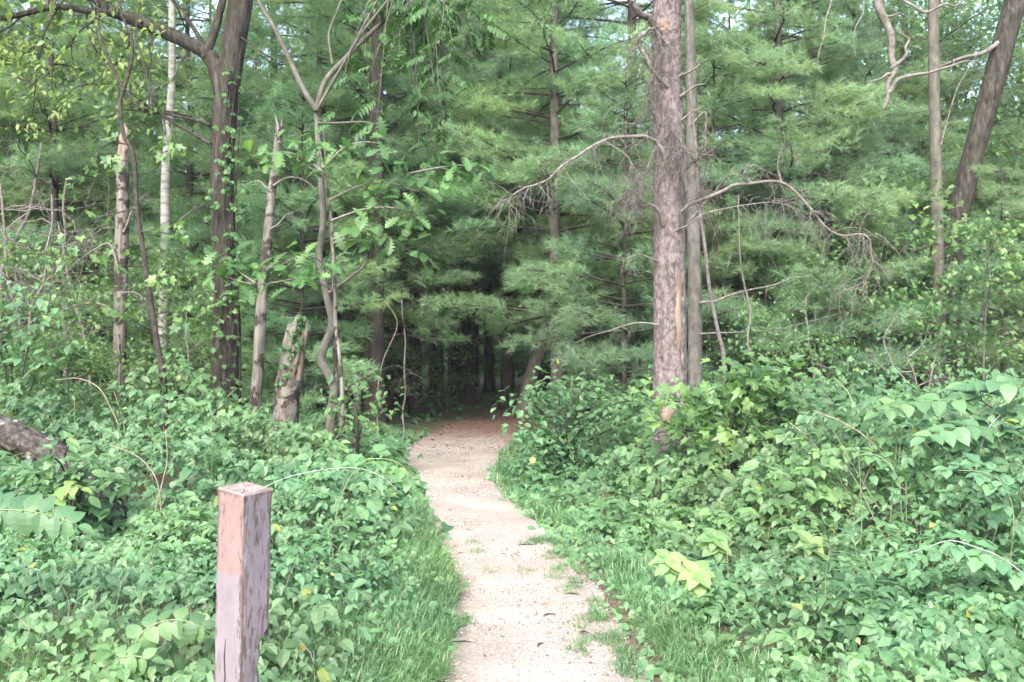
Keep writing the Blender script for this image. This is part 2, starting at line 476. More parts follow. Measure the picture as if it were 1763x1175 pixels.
def gz(x, y):
    w = sstep(0.1, 2.0, off_path(x, y))
    far = sstep(30, 90, np.hypot(x, y))
    return w * (0.07 * nz2(x, y, 0.5) + 0.05) + far * (1.2 + 1.0 * nz2(x, y, 0.05)) - 0.0


def ground_mat():
    m, nt, N, L, b = new_mat('forest_soil')
    g = N.new('ShaderNodeNewGeometry')
    n1 = N.new('ShaderNodeTexNoise'); n1.inputs['Scale'].default_value = 14; n1.inputs['Detail'].default_value = 9; n1.inputs['Roughness'].default_value = .7
    n2 = N.new('ShaderNodeTexNoise'); n2.inputs['Scale'].default_value = 0.7; n2.inputs['Detail'].default_value = 4
    L.new(g.outputs['Position'], n1.inputs[0]); L.new(g.outputs['Position'], n2.inputs[0])
    r1 = ramp(N, [(.3, (.035, .026, .018)), (.5, (.10, .068, .046)), (.7, (.21, .15, .105))]); L.new(n1.outputs[0], r1.inputs[0])
    r2 = ramp(N, [(.3, (.03, .045, .015)), (.5, (.06, .085, .03)), (.7, (.12, .13, .055))]); L.new(n1.outputs[0], r2.inputs[0])
    rm = ramp(N, [(.42, (0, 0, 0)), (.6, (1, 1, 1))]); L.new(n2.outputs[0], rm.inputs[0])
    mx = N.new('ShaderNodeMix'); mx.data_type = 'RGBA'
    L.new(rm.outputs[0], mx.inputs[0]); L.new(r1.outputs[0], mx.inputs[6]); L.new(r2.outputs[0], mx.inputs[7])
    L.new(mx.outputs[2], b.inputs['Base Color']); b.inputs['Roughness'].default_value = .95
    bp = N.new('ShaderNodeBump'); bp.inputs['Strength'].default_value = .8; bp.inputs['Distance'].default_value = .03
    L.new(n1.outputs[0], bp.inputs['Height']); L.new(bp.outputs[0], b.inputs['Normal'])
    return m


def path_mat():
    m, nt, N, L, b = new_mat('pale_gravel')
    g = N.new('ShaderNodeNewGeometry')
    v = N.new('ShaderNodeTexVoronoi'); v.inputs['Scale'].default_value = 85; L.new(g.outputs['Position'], v.inputs['Vector'])
    n1 = N.new('ShaderNodeTexNoise'); n1.inputs['Scale'].default_value = 38; n1.inputs['Detail'].default_value = 6; n1.inputs['Roughness'].default_value = .75
    n2 = N.new('ShaderNodeTexNoise'); n2.inputs['Scale'].default_value = 1.6; n2.inputs['Detail'].default_value = 5
    L.new(g.outputs['Position'], n1.inputs[0]); L.new(g.outputs['Position'], n2.inputs[0])
    rc = ramp(N, [(0, (0.171, 0.137, 0.116)), (.35, (0.256, 0.219, 0.189)), (.7, (0.315, 0.272, 0.241)), (1, (0.384, 0.347, 0.309))])
    L.new(v.outputs['Color'], rc.inputs[0])
    rd = ramp(N, [(.34, (0.154, 0.124, 0.100)), (.5, (0.281, 0.239, 0.209)), (.66, (0.358, 0.318, 0.282))]); L.new(n1.outputs[0], rd.inputs[0])
    mx = N.new('ShaderNodeMix'); mx.data_type = 'RGBA'; mx.inputs[0].default_value = .5
    L.new(rc.outputs[0], mx.inputs[6]); L.new(rd.outputs[0], mx.inputs[7])
    rb = ramp(N, [(.35, (.82, .80, .78)), (.65, (1.1, 1.1, 1.1))]); L.new(n2.outputs[0], rb.inputs[0])
    m2 = N.new('ShaderNodeMix'); m2.data_type = 'RGBA'; m2.blend_type = 'MULTIPLY'; m2.inputs[0].default_value = 1
    L.new(mx.outputs[2], m2.inputs[6]); L.new(rb.outputs[0], m2.inputs[7])
    # reddish needle-stained soil where the path has entered the pines (its own colour there)
    sx = N.new('ShaderNodeSeparateXYZ'); L.new(g.outputs['Position'], sx.inputs[0])
    ad = N.new('ShaderNodeMath'); ad.operation = 'MULTIPLY_ADD'; ad.inputs[1].default_value = 5.0
    L.new(n2.outputs[0], ad.inputs[0]); L.new(sx.outputs['Y'], ad.inputs[2])
    mr = N.new('ShaderNodeMapRange'); mr.inputs[1].default_value = 18.2; mr.inputs[2].default_value = 21.0; mr.interpolation_type = 'SMOOTHSTEP'
    L.new(ad.outputs[0], mr.inputs[0])
    rr = ramp(N, [(.3, (.07, .045, .037)), (.55, (.15, .095, .076)), (.75, (.26, .18, .15))]); L.new(n1.outputs[0], rr.inputs[0])
    m3 = N.new('ShaderNodeMix'); m3.data_type = 'RGBA'
    L.new(mr.outputs[0], m3.inputs[0]); L.new(m2.outputs[2], m3.inputs[6]); L.new(rr.outputs[0], m3.inputs[7])
    L.new(m3.outputs[2], b.inputs['Base Color']); b.inputs['Roughness'].default_value = .9; b.inputs['Specular IOR Level'].default_value = .25
    bp = N.new('ShaderNodeBump'); bp.inputs['Strength'].default_value = .7; bp.inputs['Distance'].default_value = .012
    L.new(n1.outputs[0], bp.inputs['Height']); L.new(bp.outputs[0], b.inputs['Normal'])
    return m


gx = np.concatenate([np.linspace(-400, -32, 24)[:-1], np.linspace(-32, -8, 49)[:-1], np.linspace(-8, 8, 97), np.linspace(8, 32, 49)[1:], np.linspace(32, 400, 24)[1:]])
gy = np.concatenate([np.linspace(-300, -8, 16)[:-1], np.linspace(-8, 26, 171), np.linspace(26, 80, 82)[1:], np.linspace(80, 700, 30)[1:]])
GX, GY = np.meshgrid(gx, gy); GZ = gz(GX, GY)
ni, nj = GX.shape
idx = np.arange(ni * nj).reshape(ni, nj)
q = np.stack([idx[:-1, :-1], idx[:-1, 1:], idx[1:, 1:], idx[1:, :-1]], -1).reshape(-1, 4)
o = link('ground', make_mesh('ground', np.stack([GX, GY, GZ], -1).reshape(-1, 3), [q], ground_mat()))
tag(o, 'brown forest soil under the plants', None, None, 'structure')

yy = np.linspace(-6, 31.5, 260); ew = 0.05
nc = 9; s = np.linspace(0, 1, nc)
lx = XL(yy) - 0.06 + 0.05 * nz2(yy, yy * 0, 3.0); rx = XR(yy) + 0.06 + 0.06 * nz2(yy, yy * 0 + 7, 2.6)
PX = lx[:, None] * (1 - s) + rx[:, None] * s
PZ = 0.012 + 0.018 * np.sin(PI * s)[None] + 0 * PX + 0.006 * nz2(PX, yy[:, None] + 0 * PX, 2.0)
PZ[:, 0] = PZ[:, -1] = -0.01
idx = np.arange(len(yy) * nc).reshape(len(yy), nc)
q = np.stack([idx[:-1, :-1], idx[:-1, 1:], idx[1:, 1:], idx[1:, :-1]], -1).reshape(-1, 4)
o = link('path', make_mesh('path', np.stack([PX, yy[:, None] + 0 * PX, PZ], -1).reshape(-1, 3), [q], path_mat()))
tag(o, 'pale gravel footpath curving into the dark pines', None, None, 'structure')


def path_z(x, y):
    t = (x - XL(y)) / np.maximum(XR(y) - XL(y), .1)
    return 0.012 + 0.018 * np.sin(PI * np.clip(t, 0, 1))


# gravel chips lying on the path
rs = np.random.RandomState(21)
n = 26000
y = 3.2 + 12.5 * rs.rand(n) ** 1.7; t = rs.rand(n) * 1.12 - 0.06; x = XL(y) + (XR(y) - XL(y)) * t
tv = np.array([[-.5, -.3, 0], [.5, -.35, 0], [.1, .5, 0], [0, 0, .5]]); tf = np.array([(0, 1, 3), (1, 2, 3), (2, 0, 3)])
tv2 = np.array([[-.6, -.2, 0], [.6, -.15, .05], [.5, .22, 0], [-.1, .05, .35]])
a = rs.rand(n) * 6.28
R = frames(np.stack([np.cos(a), np.sin(a), .15 * rs.randn(n)], 1), np.tile([0, 0, 1.0], (n, 1)))
v, f = expand_multi([(tv, tf), (tv2, tf)], R, np.stack([x, y, path_z(x, y) - .001], 1), 0.006 + 0.016 * rs.rand(n) ** 3, rs)
o = link('gravel', make_mesh('gravel', v, [f], M['chip'], None, False)); tag(o, 'loose pinkish gravel chips strewn on the footpath', 'gravel', None, 'stuff')
# dry bits and fallen leaves, thick where the path enters the pines
n = 9000
y = 4 + 30 * rs.rand(n) ** 0.8; x = np.where(rs.rand(n) < .45, XL(y) + (XR(y) - XL(y)) * rs.rand(n), rs.uniform(-7, 8, n))
keep = (y > 15) | (rs.rand(n) < .05); x, y = x[keep], y[keep]; n = len(x)
a = rs.rand(n) * 6.28
R = frames(np.stack([np.cos(a), np.sin(a), .2 * rs.randn(n)], 1), unit(np.stack([.3 * rs.randn(n), .3 * rs.randn(n), np.ones(n)], 1)))
zz = np.where(off_path(x, y) < 0, path_z(x, y), gz(x, y)) + .006
v, f = expand_multi([OVATE_LO[0], OVATE_LO[1], LANCE[0]], R, np.stack([x, y, zz], 1), 0.03 + 0.06 * rs.rand(n), rs)
o = link('leaf_litter', make_mesh('leaf_litter', v, [f], M['litter'], None, False)); tag(o, 'reddish brown fallen leaves and needles on the forest floor', 'leaf litter', None, 'stuff')

# ------------------------------------------------------------------ pines of the wood (four kinds, copied)


def tufts(rs, k=6, n=15, spread=0.85, w=0.045):
    """needle brushes of unit length along +Y"""
    out = []
    for _ in range(k):
        v = []
        for i in range(n):
            th = rs.uniform(0, 6.28); ph = spread * math.sqrt(rs.uniform(0.02, 1))
            d = np.array([math.sin(ph) * math.cos(th), math.cos(ph), math.sin(ph) * math.sin(th)])
            b = np.array([0, rs.uniform(-.35, .35), 0]); s = unit(np.cross(d, rs.randn(3))) * w / 2
            L = rs.uniform(.75, 1.1)
            v += [b - s, b + s, b + d * L - np.array([0, 0, .12 * L * L])]
        out.append((np.array(v), np.arange(3 * n).reshape(-1, 3)))
    return out


_r = np.random.RandomState(5)
TUFT = tufts(_r, 6, 16, 1.0, 0.052); TUFT_LO = tufts(_r, 4, 9, 0.95, 0.10)


def bough_data(rs, base, az, L, el, sag, step=0.15, inner=0.3):
    """returns axis points, secondary sticks, tuft positions and directions"""
    ca, sa = math.cos(az), math.sin(az); h = np.array([ca, sa, 0]); side = np.array([-sa, ca, 0]); up = np.array([0, 0, 1.0])
    s = np.linspace(0, 1, 7); wob = np.cumsum(rs.randn(7) * 0.02) * L
    axis = base + (L * s)[:, None] * h + (L * (math.tan(el) * s + sag * s * s))[:, None] * up + wob[:, None] * side
    sticks = []; tp = []; td = []
    ns = max(3, int(L * (1 - inner) / step))
    for k in range(ns):
        for sg in (1, -1):
            t = inner + (1 - inner) * (k + rs.rand()) / ns
            p = np.array([np.interp(t, s, axis[:, j]) for j in range(3)])
            l2 = min(0.85, 0.5 * L * (1 - t) + 0.14) * rs.uniform(.6, 1.15)
            an = rs.uniform(.6, 1.05)
            d = unit(h * math.cos(an) + side * sg * math.sin(an) + up * rs.uniform(-.12, .25))
            sticks.append((p, p + d * l2 + np.array([0, 0, -.04 * l2])))
            m = max(2, int(l2 / 0.085))
            tt = np.linspace(.3, 1.0, m)
            pp = p + tt[:, None] * d * l2 + rs.randn(m, 3) * [.05, .05, .05]
            tp.append(pp); td.append(unit(d + rs.randn(m, 3) * .45 + [0, 0, .4]))
    tp.append(axis[-2:] + rs.randn(2, 3) * .02); td.append(np.tile(h, (2, 1)))
    return axis, sticks, np.concatenate(tp), np.concatenate(td)


def pine_parts(seed, H, z0, Lmax, r0, whorl=0.42, dead_to=1.6, fine_to=9.0, nb=(4, 6)):
    """trunk mesh + crown mesh of one pine, base at origin"""
    rs = np.random.RandomState(seed)
    tr = MB(); cr = MB()
    z = np.linspace(-0.2, H, 26); wob = np.cumsum(rs.randn(26, 2) * 0.012, axis=0)
    pts = np.stack([wob[:, 0], wob[:, 1], z], 1)
    rad = r0 * (1 - 0.93 * np.clip(z / H, 0, 1)) * (1 + 0.35 * np.exp(-np.maximum(z, 0) / .18))
    tr.tube(pts, rad, 11, disp=lambda t, a: 1 + .05 * np.sin(a * 5 + t[:, None] * 20) + .03 * np.sin(a * 3 - t[:, None] * 47))

    def at(zz): return np.array([np.interp(zz, z, pts[:, 0]), np.interp(zz, z, pts[:, 1]), zz])
    zz = 0.9
    while zz < z0:                                     # dead lower branches
        for _ in range(rs.randint(1, 4)):
            az = rs.uniform(0, 6.28); L = rs.uniform(.4, 1.7)
            d = np.array([math.cos(az), math.sin(az), rs.uniform(-.25, .25)])
            q_ = at(zz) + np.linspace(0, 1, 5)[:, None] * d * L + np.cumsum(rs.randn(5, 3) * .03, 0) * (np.linspace(0, 1, 5)[:, None])
            tr.tube(q_, np.linspace(.014, .004, 5), 4)
            for k in range(rs.randint(0, 5)):
                t = rs.uniform(.3, .95); b0 = at(zz) + d * L * t; e = unit(d + rs.randn(3) * .7) * rs.uniform(.15, .5)
                tr.tube(np.array([b0, b0 + e * .5 + rs.randn(3) * .02, b0 + e]), [.006, .005, .003], 3)
        zz += rs.uniform(.25, .5)
    zz = z0; T1p, T1d, T2p, T2d = [], [], [], []
    while zz < H - 0.3:
        u = (zz - z0) / (H - z0); L0 = Lmax * (1 - u) ** 0.75 * (0.72 + 0.28 * min(1, u * 5)) + .25
        for k in range(rs.randint(*nb)):
            az = rs.uniform(0, 6.28); L = L0 * rs.uniform(.6, 1.12)
            el = rs.uniform(-.05, .22) + .25 * u; sag = rs.uniform(-.16, .06)
            hi = zz > fine_to
            ax, st, tp, td = bough_data(rs, at(zz + rs.uniform(-.12, .12)), az, L, el, sag, 0.30 if hi else 0.125)
            cr.tube(ax, np.linspace(.008 + .009 * L, .004, 7), 4, 0, cap=False)
            if not hi:
                for p0, p1 in st:
                    s_ = np.array([0, 0, .004]); cr.add([p0 - s_, p0 + s_, p1], [[(0, 1, 2)]], 0)
            (T2p if hi else T1p).append(tp); (T2d if hi else T1d).append(td)
        zz += whorl * rs.uniform(.75, 1.25) * (1 + .5 * (zz > fine_to))
    for tp, td, tm, sz in ((T1p, T1d, TUFT, .165), (T2p, T2d, TUFT_LO, .20)):
        if tp:
            p = np.concatenate(tp); d = np.concatenate(td)
            up = unit(np.array([0, 0, 1.0]) + rs.randn(len(p), 3) * .3)
            v, f = expand_multi(tm, frames(d, up), p, sz * (0.75 + .5 * rs.rand(len(p))), rs)
            cr.add(v, f, 1)
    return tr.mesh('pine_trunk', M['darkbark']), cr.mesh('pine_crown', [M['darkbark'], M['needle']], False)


PINES = [pine_parts(1, 13.0, 2.0, 3.0, .15), pine_parts(2, 10.0, 1.2, 2.5, .11), pine_parts(3, 15.0, 3.6, 3.3, .18), pine_parts(4, 6.0, 0.7, 1.8, .06, .36)]
PINE_H = [14.0, 11.0, 16.5, 6.5]
GREY = {}


def pine(px_or_x, d, kind, label, group, s=1.0, world=False, bark=None, rz=None):
    x = px_or_x if world else (px_or_x - CX) / F * d
    o = thing('pine_tree', label, 'tree', (x, d, float(gz(x, d))), group, random.uniform(0, 6.28) if rz is None else rz)
    o.scale = (s, s, s * random.uniform(.93, 1.08))
    t, c = PINES[kind]
    if bark is not None:
        if (kind, bark) not in GREY:
            t2 = t.copy(); t2.materials[0] = M[bark]; GREY[(kind, bark)] = t2
        t = GREY[(kind, bark)]
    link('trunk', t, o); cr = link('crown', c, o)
    # crowns vary at random; light on left and middle, shade at opening tinted in
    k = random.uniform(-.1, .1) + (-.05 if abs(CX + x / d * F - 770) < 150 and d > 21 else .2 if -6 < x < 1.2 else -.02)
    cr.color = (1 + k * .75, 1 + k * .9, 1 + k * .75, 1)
    return o


random.seed(5)
GP = 'feathery pines at the edge of the wood'
EDGE = [  # px, distance, kind, scale, bark, label
    (966, 18.5, 0, .95, 'greybark', 'slender pine with straight grey trunk behind the shrub right of the path'),
    (1088, 19.5, 2, .9, None, 'pine with reddish trunk just left of the big plated pine trunk'),
    (1330, 17.5, 0, .9, None, 'pine with a shaggy dark trunk behind the dead curving branch'),
    (1392, 18.6, 1, .9, 'greybark', 'thin pine with pale twin-looking stem between dark trunks right of the big pine'),
    (1480, 20.5, 0, 1.0, None, 'dark-trunked pine in shade halfway between the big pine and the right slim trunk'),
    (1560, 23.5, 2, 1.0, None, 'tall shaded pine with high crown behind the hanging dead limb'),
    (1725, 17.0, 3, .72, None, 'low-branched pine with soft needles at the right edge'),
    (1945, 19.0, 0, 1.0, None, 'pine reaching its boughs into the right edge of the picture'),
    (655, 19.5, 0, .95, None, 'dark-trunked pine on the left corner where the path enters shade'),
    (715, 22.5, 2, .85, None, 'thin shaded pine behind the left corner of the path'),
    (560, 20.0, 1, 1.05, None, 'dense green pine behind the twisted slim tree'),
    (470, 23.0, 0, 1.05, None, 'bright green pine filling the gap right of the forked trunk'),
    (330, 21.0, 1, 1.1, None, 'feathery pine between the pale birch trunk and the forked trunk'),
    (170, 24.5, 0, 1.0, None, 'pine behind the broken snag on the left'),
    (20, 21.0, 1, 1.0, None, 'pine behind dead twigs at the left edge'),
    (-120, 19.0, 0, 1.0, None, 'pine just beyond the left edge'),
    (805, 26.0, 2, 1.0, None, 'shaded pine standing right above the dark path opening'),
    (872, 24.5, 2, .85, None, 'thin black-trunked pine in the dark path opening'),
    (1010, 23.5, 3, 1.2, None, 'young bushy pine low behind the shrub right of the path'),
    (1150, 22.5, 3, 1.3, None, 'young bushy pine low behind the big plated pine trunk'),
    (1255, 21.0, 1, .9, None, 'green pine just right of the big plated pine trunk'),
    (1680, 21.5, 3, .9, None, 'young low pine behind the slim trunk at right'),
    (585, 23.5, 3, 1.2, None, 'young bushy pine left of the dark opening'),
    (1420, 16.6, 3, 1.0, None, 'young pine with drooping layers under the dead curving branch'),
    (400, 18.8, 3, 1.2, None, 'young pine right behind the forked trunk'),
    (1230, 17.0, 3, 1.15, None, 'young soft pine right behind the thin leaning stem'),
    (100, 18.5, 1, 1.0, None, 'pale green pine between the left edge and the broken snag'),
    (520, 17.0, 3, 1.05, None, 'young pine behind the leaning broken stump'),
    (1590, 20.5, 3, 1.0, None, 'soft green pine right behind the slim right trunk'),
    (690, 25.5, 2, 1.1, None, 'tall pine shading the path from the left of the opening'),
    (935, 25.5, 2, 1.1, None, 'tall pine shading the path from the right of the opening'),
    (790, 29.5, 2, 1.15, None, 'tall pine closing the view at the end of the path'),
    (845, 32.0, 0, 1.15, None, 'dark pine standing behind the end of the path'),
    (750, 34.0, 2, 1.15, None, 'deep dark pine left behind the end of the path'),
    (640, 28.0, 0, 1.15, None, 'dark pine behind the left corner of the path'),
    (1075, 16.4, 3, 1.0, None, 'young pine spreading layers left of the big plated trunk'),
]
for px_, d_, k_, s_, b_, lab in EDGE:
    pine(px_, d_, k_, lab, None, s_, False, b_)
# deeper wood
rs = np.random.RandomState(17)
placed = [((p[0] - CX) / F * p[1], p[1]) for p in EDGE]
deep = 0; tries = 0
while deep < 122 and tries < 6000:
    tries += 1
    d_ = 23 + 42 * rs.rand() ** 0.8; x_ = rs.uniform(-1, 1) * (0.62 * d_ + 5)
    if off_path(x_, d_) < 1.0 and d_ < 31: continue
    if min((x_ - a) ** 2 + (d_ - b) ** 2 for a, b in placed) < 2.1 ** 2: continue
    placed.append((x_, d_)); deep += 1
    side = 'left' if x_ < XL(d_) else 'right'; px__ = CX + x_ / d_ * F
    zone = ('beyond the left edge' if px__ < 0 else 'behind the broken snag and birch' if px__ < 330 else 'behind the forked tree' if px__ < 480 else 'behind the twisted walnut tree' if px__ < 640 else 'seen through the dark path opening' if px__ < 900 else 'left of the big plated pine' if px__ < 1120 else 'just right of the big plated pine' if px__ < 1400 else 'around the slim right trunk' if px__ < 1763 else 'beyond the right edge')
    far = d_ > 38
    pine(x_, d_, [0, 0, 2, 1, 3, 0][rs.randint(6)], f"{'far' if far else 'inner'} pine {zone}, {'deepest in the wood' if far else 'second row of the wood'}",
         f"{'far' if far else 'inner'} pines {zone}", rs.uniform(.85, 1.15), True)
o = None

# ------------------------------------------------------------------ broad-leaved trees and bushes behind


def decid_parts(seed, H, z0, W, r0, nleaf, lsize, temps, leafmat, clumps=34, bark='greybark'):
    rs = np.random.RandomState(seed); tr = MB()
    z = np.linspace(-.15, H * .93, 14); wob = np.cumsum(rs.randn(14, 2) * .035 * H / 10, 0)
    pts = np.stack([wob[:, 0], wob[:, 1], z], 1)
    tr.tube(pts, r0 * (1 - .9 * np.clip(z / H, 0, 1)) * (1 + .3 * np.exp(-np.maximum(z, 0) / .2)), 9)
    C = []
    for k in range(clumps):
        zz = z0 + (H - z0) * rs.rand() ** .9; u = (zz - z0) / (H - z0)
        rr = W * math.sqrt(max(.05, 1 - (2 * u - .85) ** 2 * .8)) * rs.uniform(.35, 1); az = rs.uniform(0, 6.28)
        b = np.array([np.interp(zz * .8, z, pts[:, 0]), np.interp(zz * .8, z, pts[:, 1]), max(.3, zz * .8)])
        e = np.array([math.cos(az) * rr, math.sin(az) * rr, zz])
        mid = (b + e) / 2 + np.array([0, 0, .12 * rr]) + rs.randn(3) * .08
        tr.tube(catmull([b, mid, e], 7), np.linspace(r0 * .28, .006, 7), 5)
        C.append(e)
    C = np.array(C); pk = rs.randint(0, len(C), nleaf); sp = W * .30
    p = C[pk] + rs.randn(nleaf, 3) * [sp, sp, sp * .42]
    out = unit(p - np.array([0, 0, H * .45])) * [1, 1, .2]
    fwd = unit(out + rs.randn(nleaf, 3) * .6 + [0, 0, -.3]); up = unit(np.array([0, 0, 1.0]) + rs.randn(nleaf, 3) * .45)
    v, f = expand_multi(temps, frames(fwd, up), p, lsize * (.6 + .7 * rs.rand(nleaf)), rs)
    return tr.mesh('tree_trunk', M[bark]), make_mesh('tree_crown', v, [f], leafmat, None, False)


DEC = [decid_parts(31, 12, 3.0, 3.4, .16, 11000, .14, OVATE_LO, M['mapleleaf']),
       decid_parts(32, 9, 1.2, 2.6, .10, 8000, .11, OVATE_LO, M['oakleaf']),
       decid_parts(33, 3.6, .7, 1.3, .025, 1500, .11, [MAPLE[0], MAPLE[1]], M['mapleleaf'], 18),
       decid_parts(34, 11, 4.0, 3.2, .14, 12000, .10, OVATE_LO, M['topleaf'])]


def decid(px_, d_, kind, name, label, s=1.0, group=None):
    x = (px_ - CX) / F * d_
    o = thing(name, label, 'tree', (x, d_, float(gz(x, d_))), group, random.uniform(0, 6.28)); o.scale = (s, s, s)
    link('trunk', DEC[kind][0], o); link('crown', DEC[kind][1], o)
    return o


for px_, d_, k_, nm, lab, s_ in [
        (1520, 25, 0, 'maple_tree', 'broad-leaved tree with dark green leaves behind the hanging dead limb', 1.1),
        (1640, 29, 0, 'maple_tree', 'leafy tree against bright sky near the leaning trunk at right', 1.25),
        (1800, 26, 1, 'maple_tree', 'leafy tree beyond the right edge behind the leaning trunk', 1.2),
        (1400, 32, 0, 'maple_tree', 'leafy tree deep behind the curving dead branch', 1.25),
        (90, 26, 3, 'leafy_tree', 'yellow-green leafy tree high up at the top left', 1.15),
        (250, 30, 3, 'leafy_tree', 'yellow-green leafy tree behind the pale birch trunk', 1.2),
        (-40, 20, 3, 'leafy_tree', 'yellow-green tree overhanging the left edge', .95),
        (560, 31, 0, 'leafy_tree', 'leafy tree deep behind the twisted slim tree', 1.25),
        (1520, 17.2, 2, 'maple_sapling', 'small maple sapling with flat leaf layers left of the slim right trunk', 1.15),
        (1440, 16.2, 2, 'maple_sapling', 'small maple sapling below the dead curving branch', .8),
        (1690, 15.5, 2, 'maple_sapling', 'maple sapling in the shade right of the slim right trunk', .9),
        (300, 14.6, 2, 'maple_sapling', 'bright maple sapling at the foot of the pale birch trunk', .75),
        (215, 15.8, 2, 'maple_sapling', 'maple sapling growing behind the broken snag at left', .8),
        (30, 13.2, 2, 'maple_sapling', 'light green maple sapling at the left edge above the lichen log', .75),
        (120, 12.6, 2, 'maple_sapling', 'low maple sapling between the left edge and the broken snag', .5),
        (1330, 14.2, 2, 'maple_sapling', 'low maple sapling right of the big plated trunk', .55),
        (770, 23.2, 2, 'maple_sapling', 'dim maple sapling at the end of the path', .45),
        (700, 20.4, 2, 'maple_sapling', 'dim maple sapling on the left bank of the far path', .42)]:
    decid(px_, d_, k_, nm, lab, s_)

# the far wood that closes every gap at eye level: one mass of foliage
n = 34000
low = np.arange(n) < 12000
a = np.where(low, rs.uniform(-.75, .75, n), rs.uniform(-1.15, 1.15, n)); d_ = np.where(low, rs.uniform(42, 62, n), rs.uniform(62, 80, n))
x = np.sin(a) * d_; y = np.cos(a) * d_; z = gz(x, y) + np.where(low, 3.2, 13) * rs.rand(n) ** 1.2 * (1 + .25 * nz2(a * 9, d_ * .1))
up = unit(np.array([0, -.4, 1.0]) + rs.randn(n, 3) * .5)
v, f = expand_multi(OVATE_LO, frames(unit(rs.randn(n, 3)), up), np.stack([x, y, z], 1), .5 + .6 * rs.rand(n), rs)
o = link('far_woodland', make_mesh('far_woodland', v, [f], M['oakleaf'], None, False))
tag(o, 'dark mass of distant woodland closing the background', 'woodland', None, 'stuff')

# ------------------------------------------------------------------ single trunks in front of the wood
def trace(pxs, d):
    """list of (px, py[, depth offset]) at distance d"""
    return np.array([P(p[0], p[1], d + (p[2] if len(p) > 2 else 0)) for p in pxs])


def ridged(k, amp, seed, tw=1.0):
    r = np.random.RandomState(seed); ph = r.uniform(0, 6.28, 6)

    def f(t, a):
        T = t[:, None]; A = a[None]
        w = .6 * np.sin(7 * T * tw + ph[0] + 2 * A) + .4 * np.sin(17 * T * tw + ph[1] - 3 * A) + .25 * np.sin(41 * T * tw + ph[2] + 5 * A)
        rd = np.abs(np.sin(k * A / 2 + w * 2.2)) ** .7
        return 1 + amp * (rd - .6) + .03 * np.sin(2 * A + ph[3] + 3 * T) + .02 * np.sin(3 * A + 9 * T + ph[4])
    return f


def plated(seed, na, nzc, amp):
    r = np.random.RandomState(seed)
    ca, cz = np.meshgrid(np.arange(na) / na * 2 * PI, (np.arange(nzc) + .5) / nzc)
    ca = (ca + r.uniform(-.5, .5, ca.shape) * 2 * PI / na).ravel(); cz = (cz + r.uniform(-.5, .5, cz.shape) / nzc).ravel()
    ch = r.uniform(-.5, .6, ca.shape)

    def f(t, a):
        T, A = np.meshgrid(t, a, indexing='ij'); out = np.zeros(T.shape)
        for i in range(T.shape[0]):
            m = np.abs(cz - t[i]) < 2.2 / nzc
            da = np.abs(((A[i][:, None] - ca[m][None]) + PI) % (2 * PI) - PI) * na / (2 * PI)
            dz = (t[i] - cz[m])[None] * nzc
            D = np.hypot(da, dz); o_ = np.argsort(D, 1)[:, :2]
            d1 = np.take_along_axis(D, o_[:, :1], 1)[:, 0]; d2 = np.take_along_axis(D, o_[:, 1:], 1)[:, 0]
            out[i] = sstep(0.02, .25, d2 - d1) * (1 + ch[m][o_[:, 0]])
        return 1 + amp * (out - .8)
    return f


def ltrunk(parent, pts, rad, n, sides, mat, disp=None, name='trunk', base=None):
    """trunk mesh local to its thing; pts world"""
    b = np.array(parent.location) if base is None else base
    mb = MB(); c = catmull(pts, n)
    r = np.interp(np.linspace(0, 1, n), np.linspace(0, 1, len(rad)), rad)
    mb.tube(c - b, r, sides, 0, disp)
    return link(name, mb.mesh(name, M[mat] if isinstance(mat, str) else mat), parent)


def twigs(mb, p, d, L, r, depth, rs, droop=0.15, wander=.22, kids=(2, 5), sides=4, mi=0, tips=None):
    """recursive crooked twig"""
    n = 6; pts = [np.array(p, float)]; d = unit(d)
    for k in range(n):
        d = unit(d + rs.randn(3) * wander + np.array([0, 0, -droop * .5]))
        pts.append(pts[-1] + d * L / n)
    pts = np.array(pts)
    mb.tube(pts, np.linspace(r, r * .35, n + 1), sides, mi)
    if tips is not None: tips.append((pts, depth))
    if depth > 0:
        for _ in range(rs.randint(*kids)):
            k = rs.randint(1, n + 1); t = unit(pts[min(k + 1, n)] - pts[k - 1])
            dd = unit(t + rs.randn(3) * .75)
            twigs(mb, pts[k], dd, L * rs.uniform(.35, .65), max(r * .5, .0022), depth - 1, rs, droop, wander, kids, max(3, sides - 1), mi, tips)


def ground_at(px_, d):
    x = (px_ - CX) / F * d
    return np.array([x, d, float(gz(x, d))])


def dead_branch(parent, pxs, d, r0, rs, mat='twig', hair=18, hl=.35, name='dead_branch', droop=.5, base=None):
    """branch traced through photo pixels, with hanging twiglets; parented to its tree"""
    b = np.array(parent.location) if base is None else base; pts = catmull(trace(pxs, d), 9 * len(pxs)) - b; m_ = len(pts)
    jit = catmull(rs.randn(max(4, m_ // 5), 3) * min(.02, r0 * .75), m_); pts = pts + jit * np.minimum(np.arange(m_) / 5, 1)[:, None]
    mb = MB(); mb.tube(pts, np.linspace(r0, r0 * .22, len(pts)), 7)
    for _ in range(hair):
        k = rs.randint(len(pts) // 4, len(pts) - 1); t = unit(pts[k + 1] - pts[k])
        dd = unit(t * .5 + rs.randn(3) * .7 + np.array([0, -.2, -.4 * droop]))
        twigs(mb, pts[k], dd, hl * rs.uniform(.4, 1.4), max(.0035, r0 * .22), 1, rs, droop, .3, (1, 4), 3)
    return link(name, mb.mesh(name, M[mat]), parent)


RB = np.random.RandomState(77)

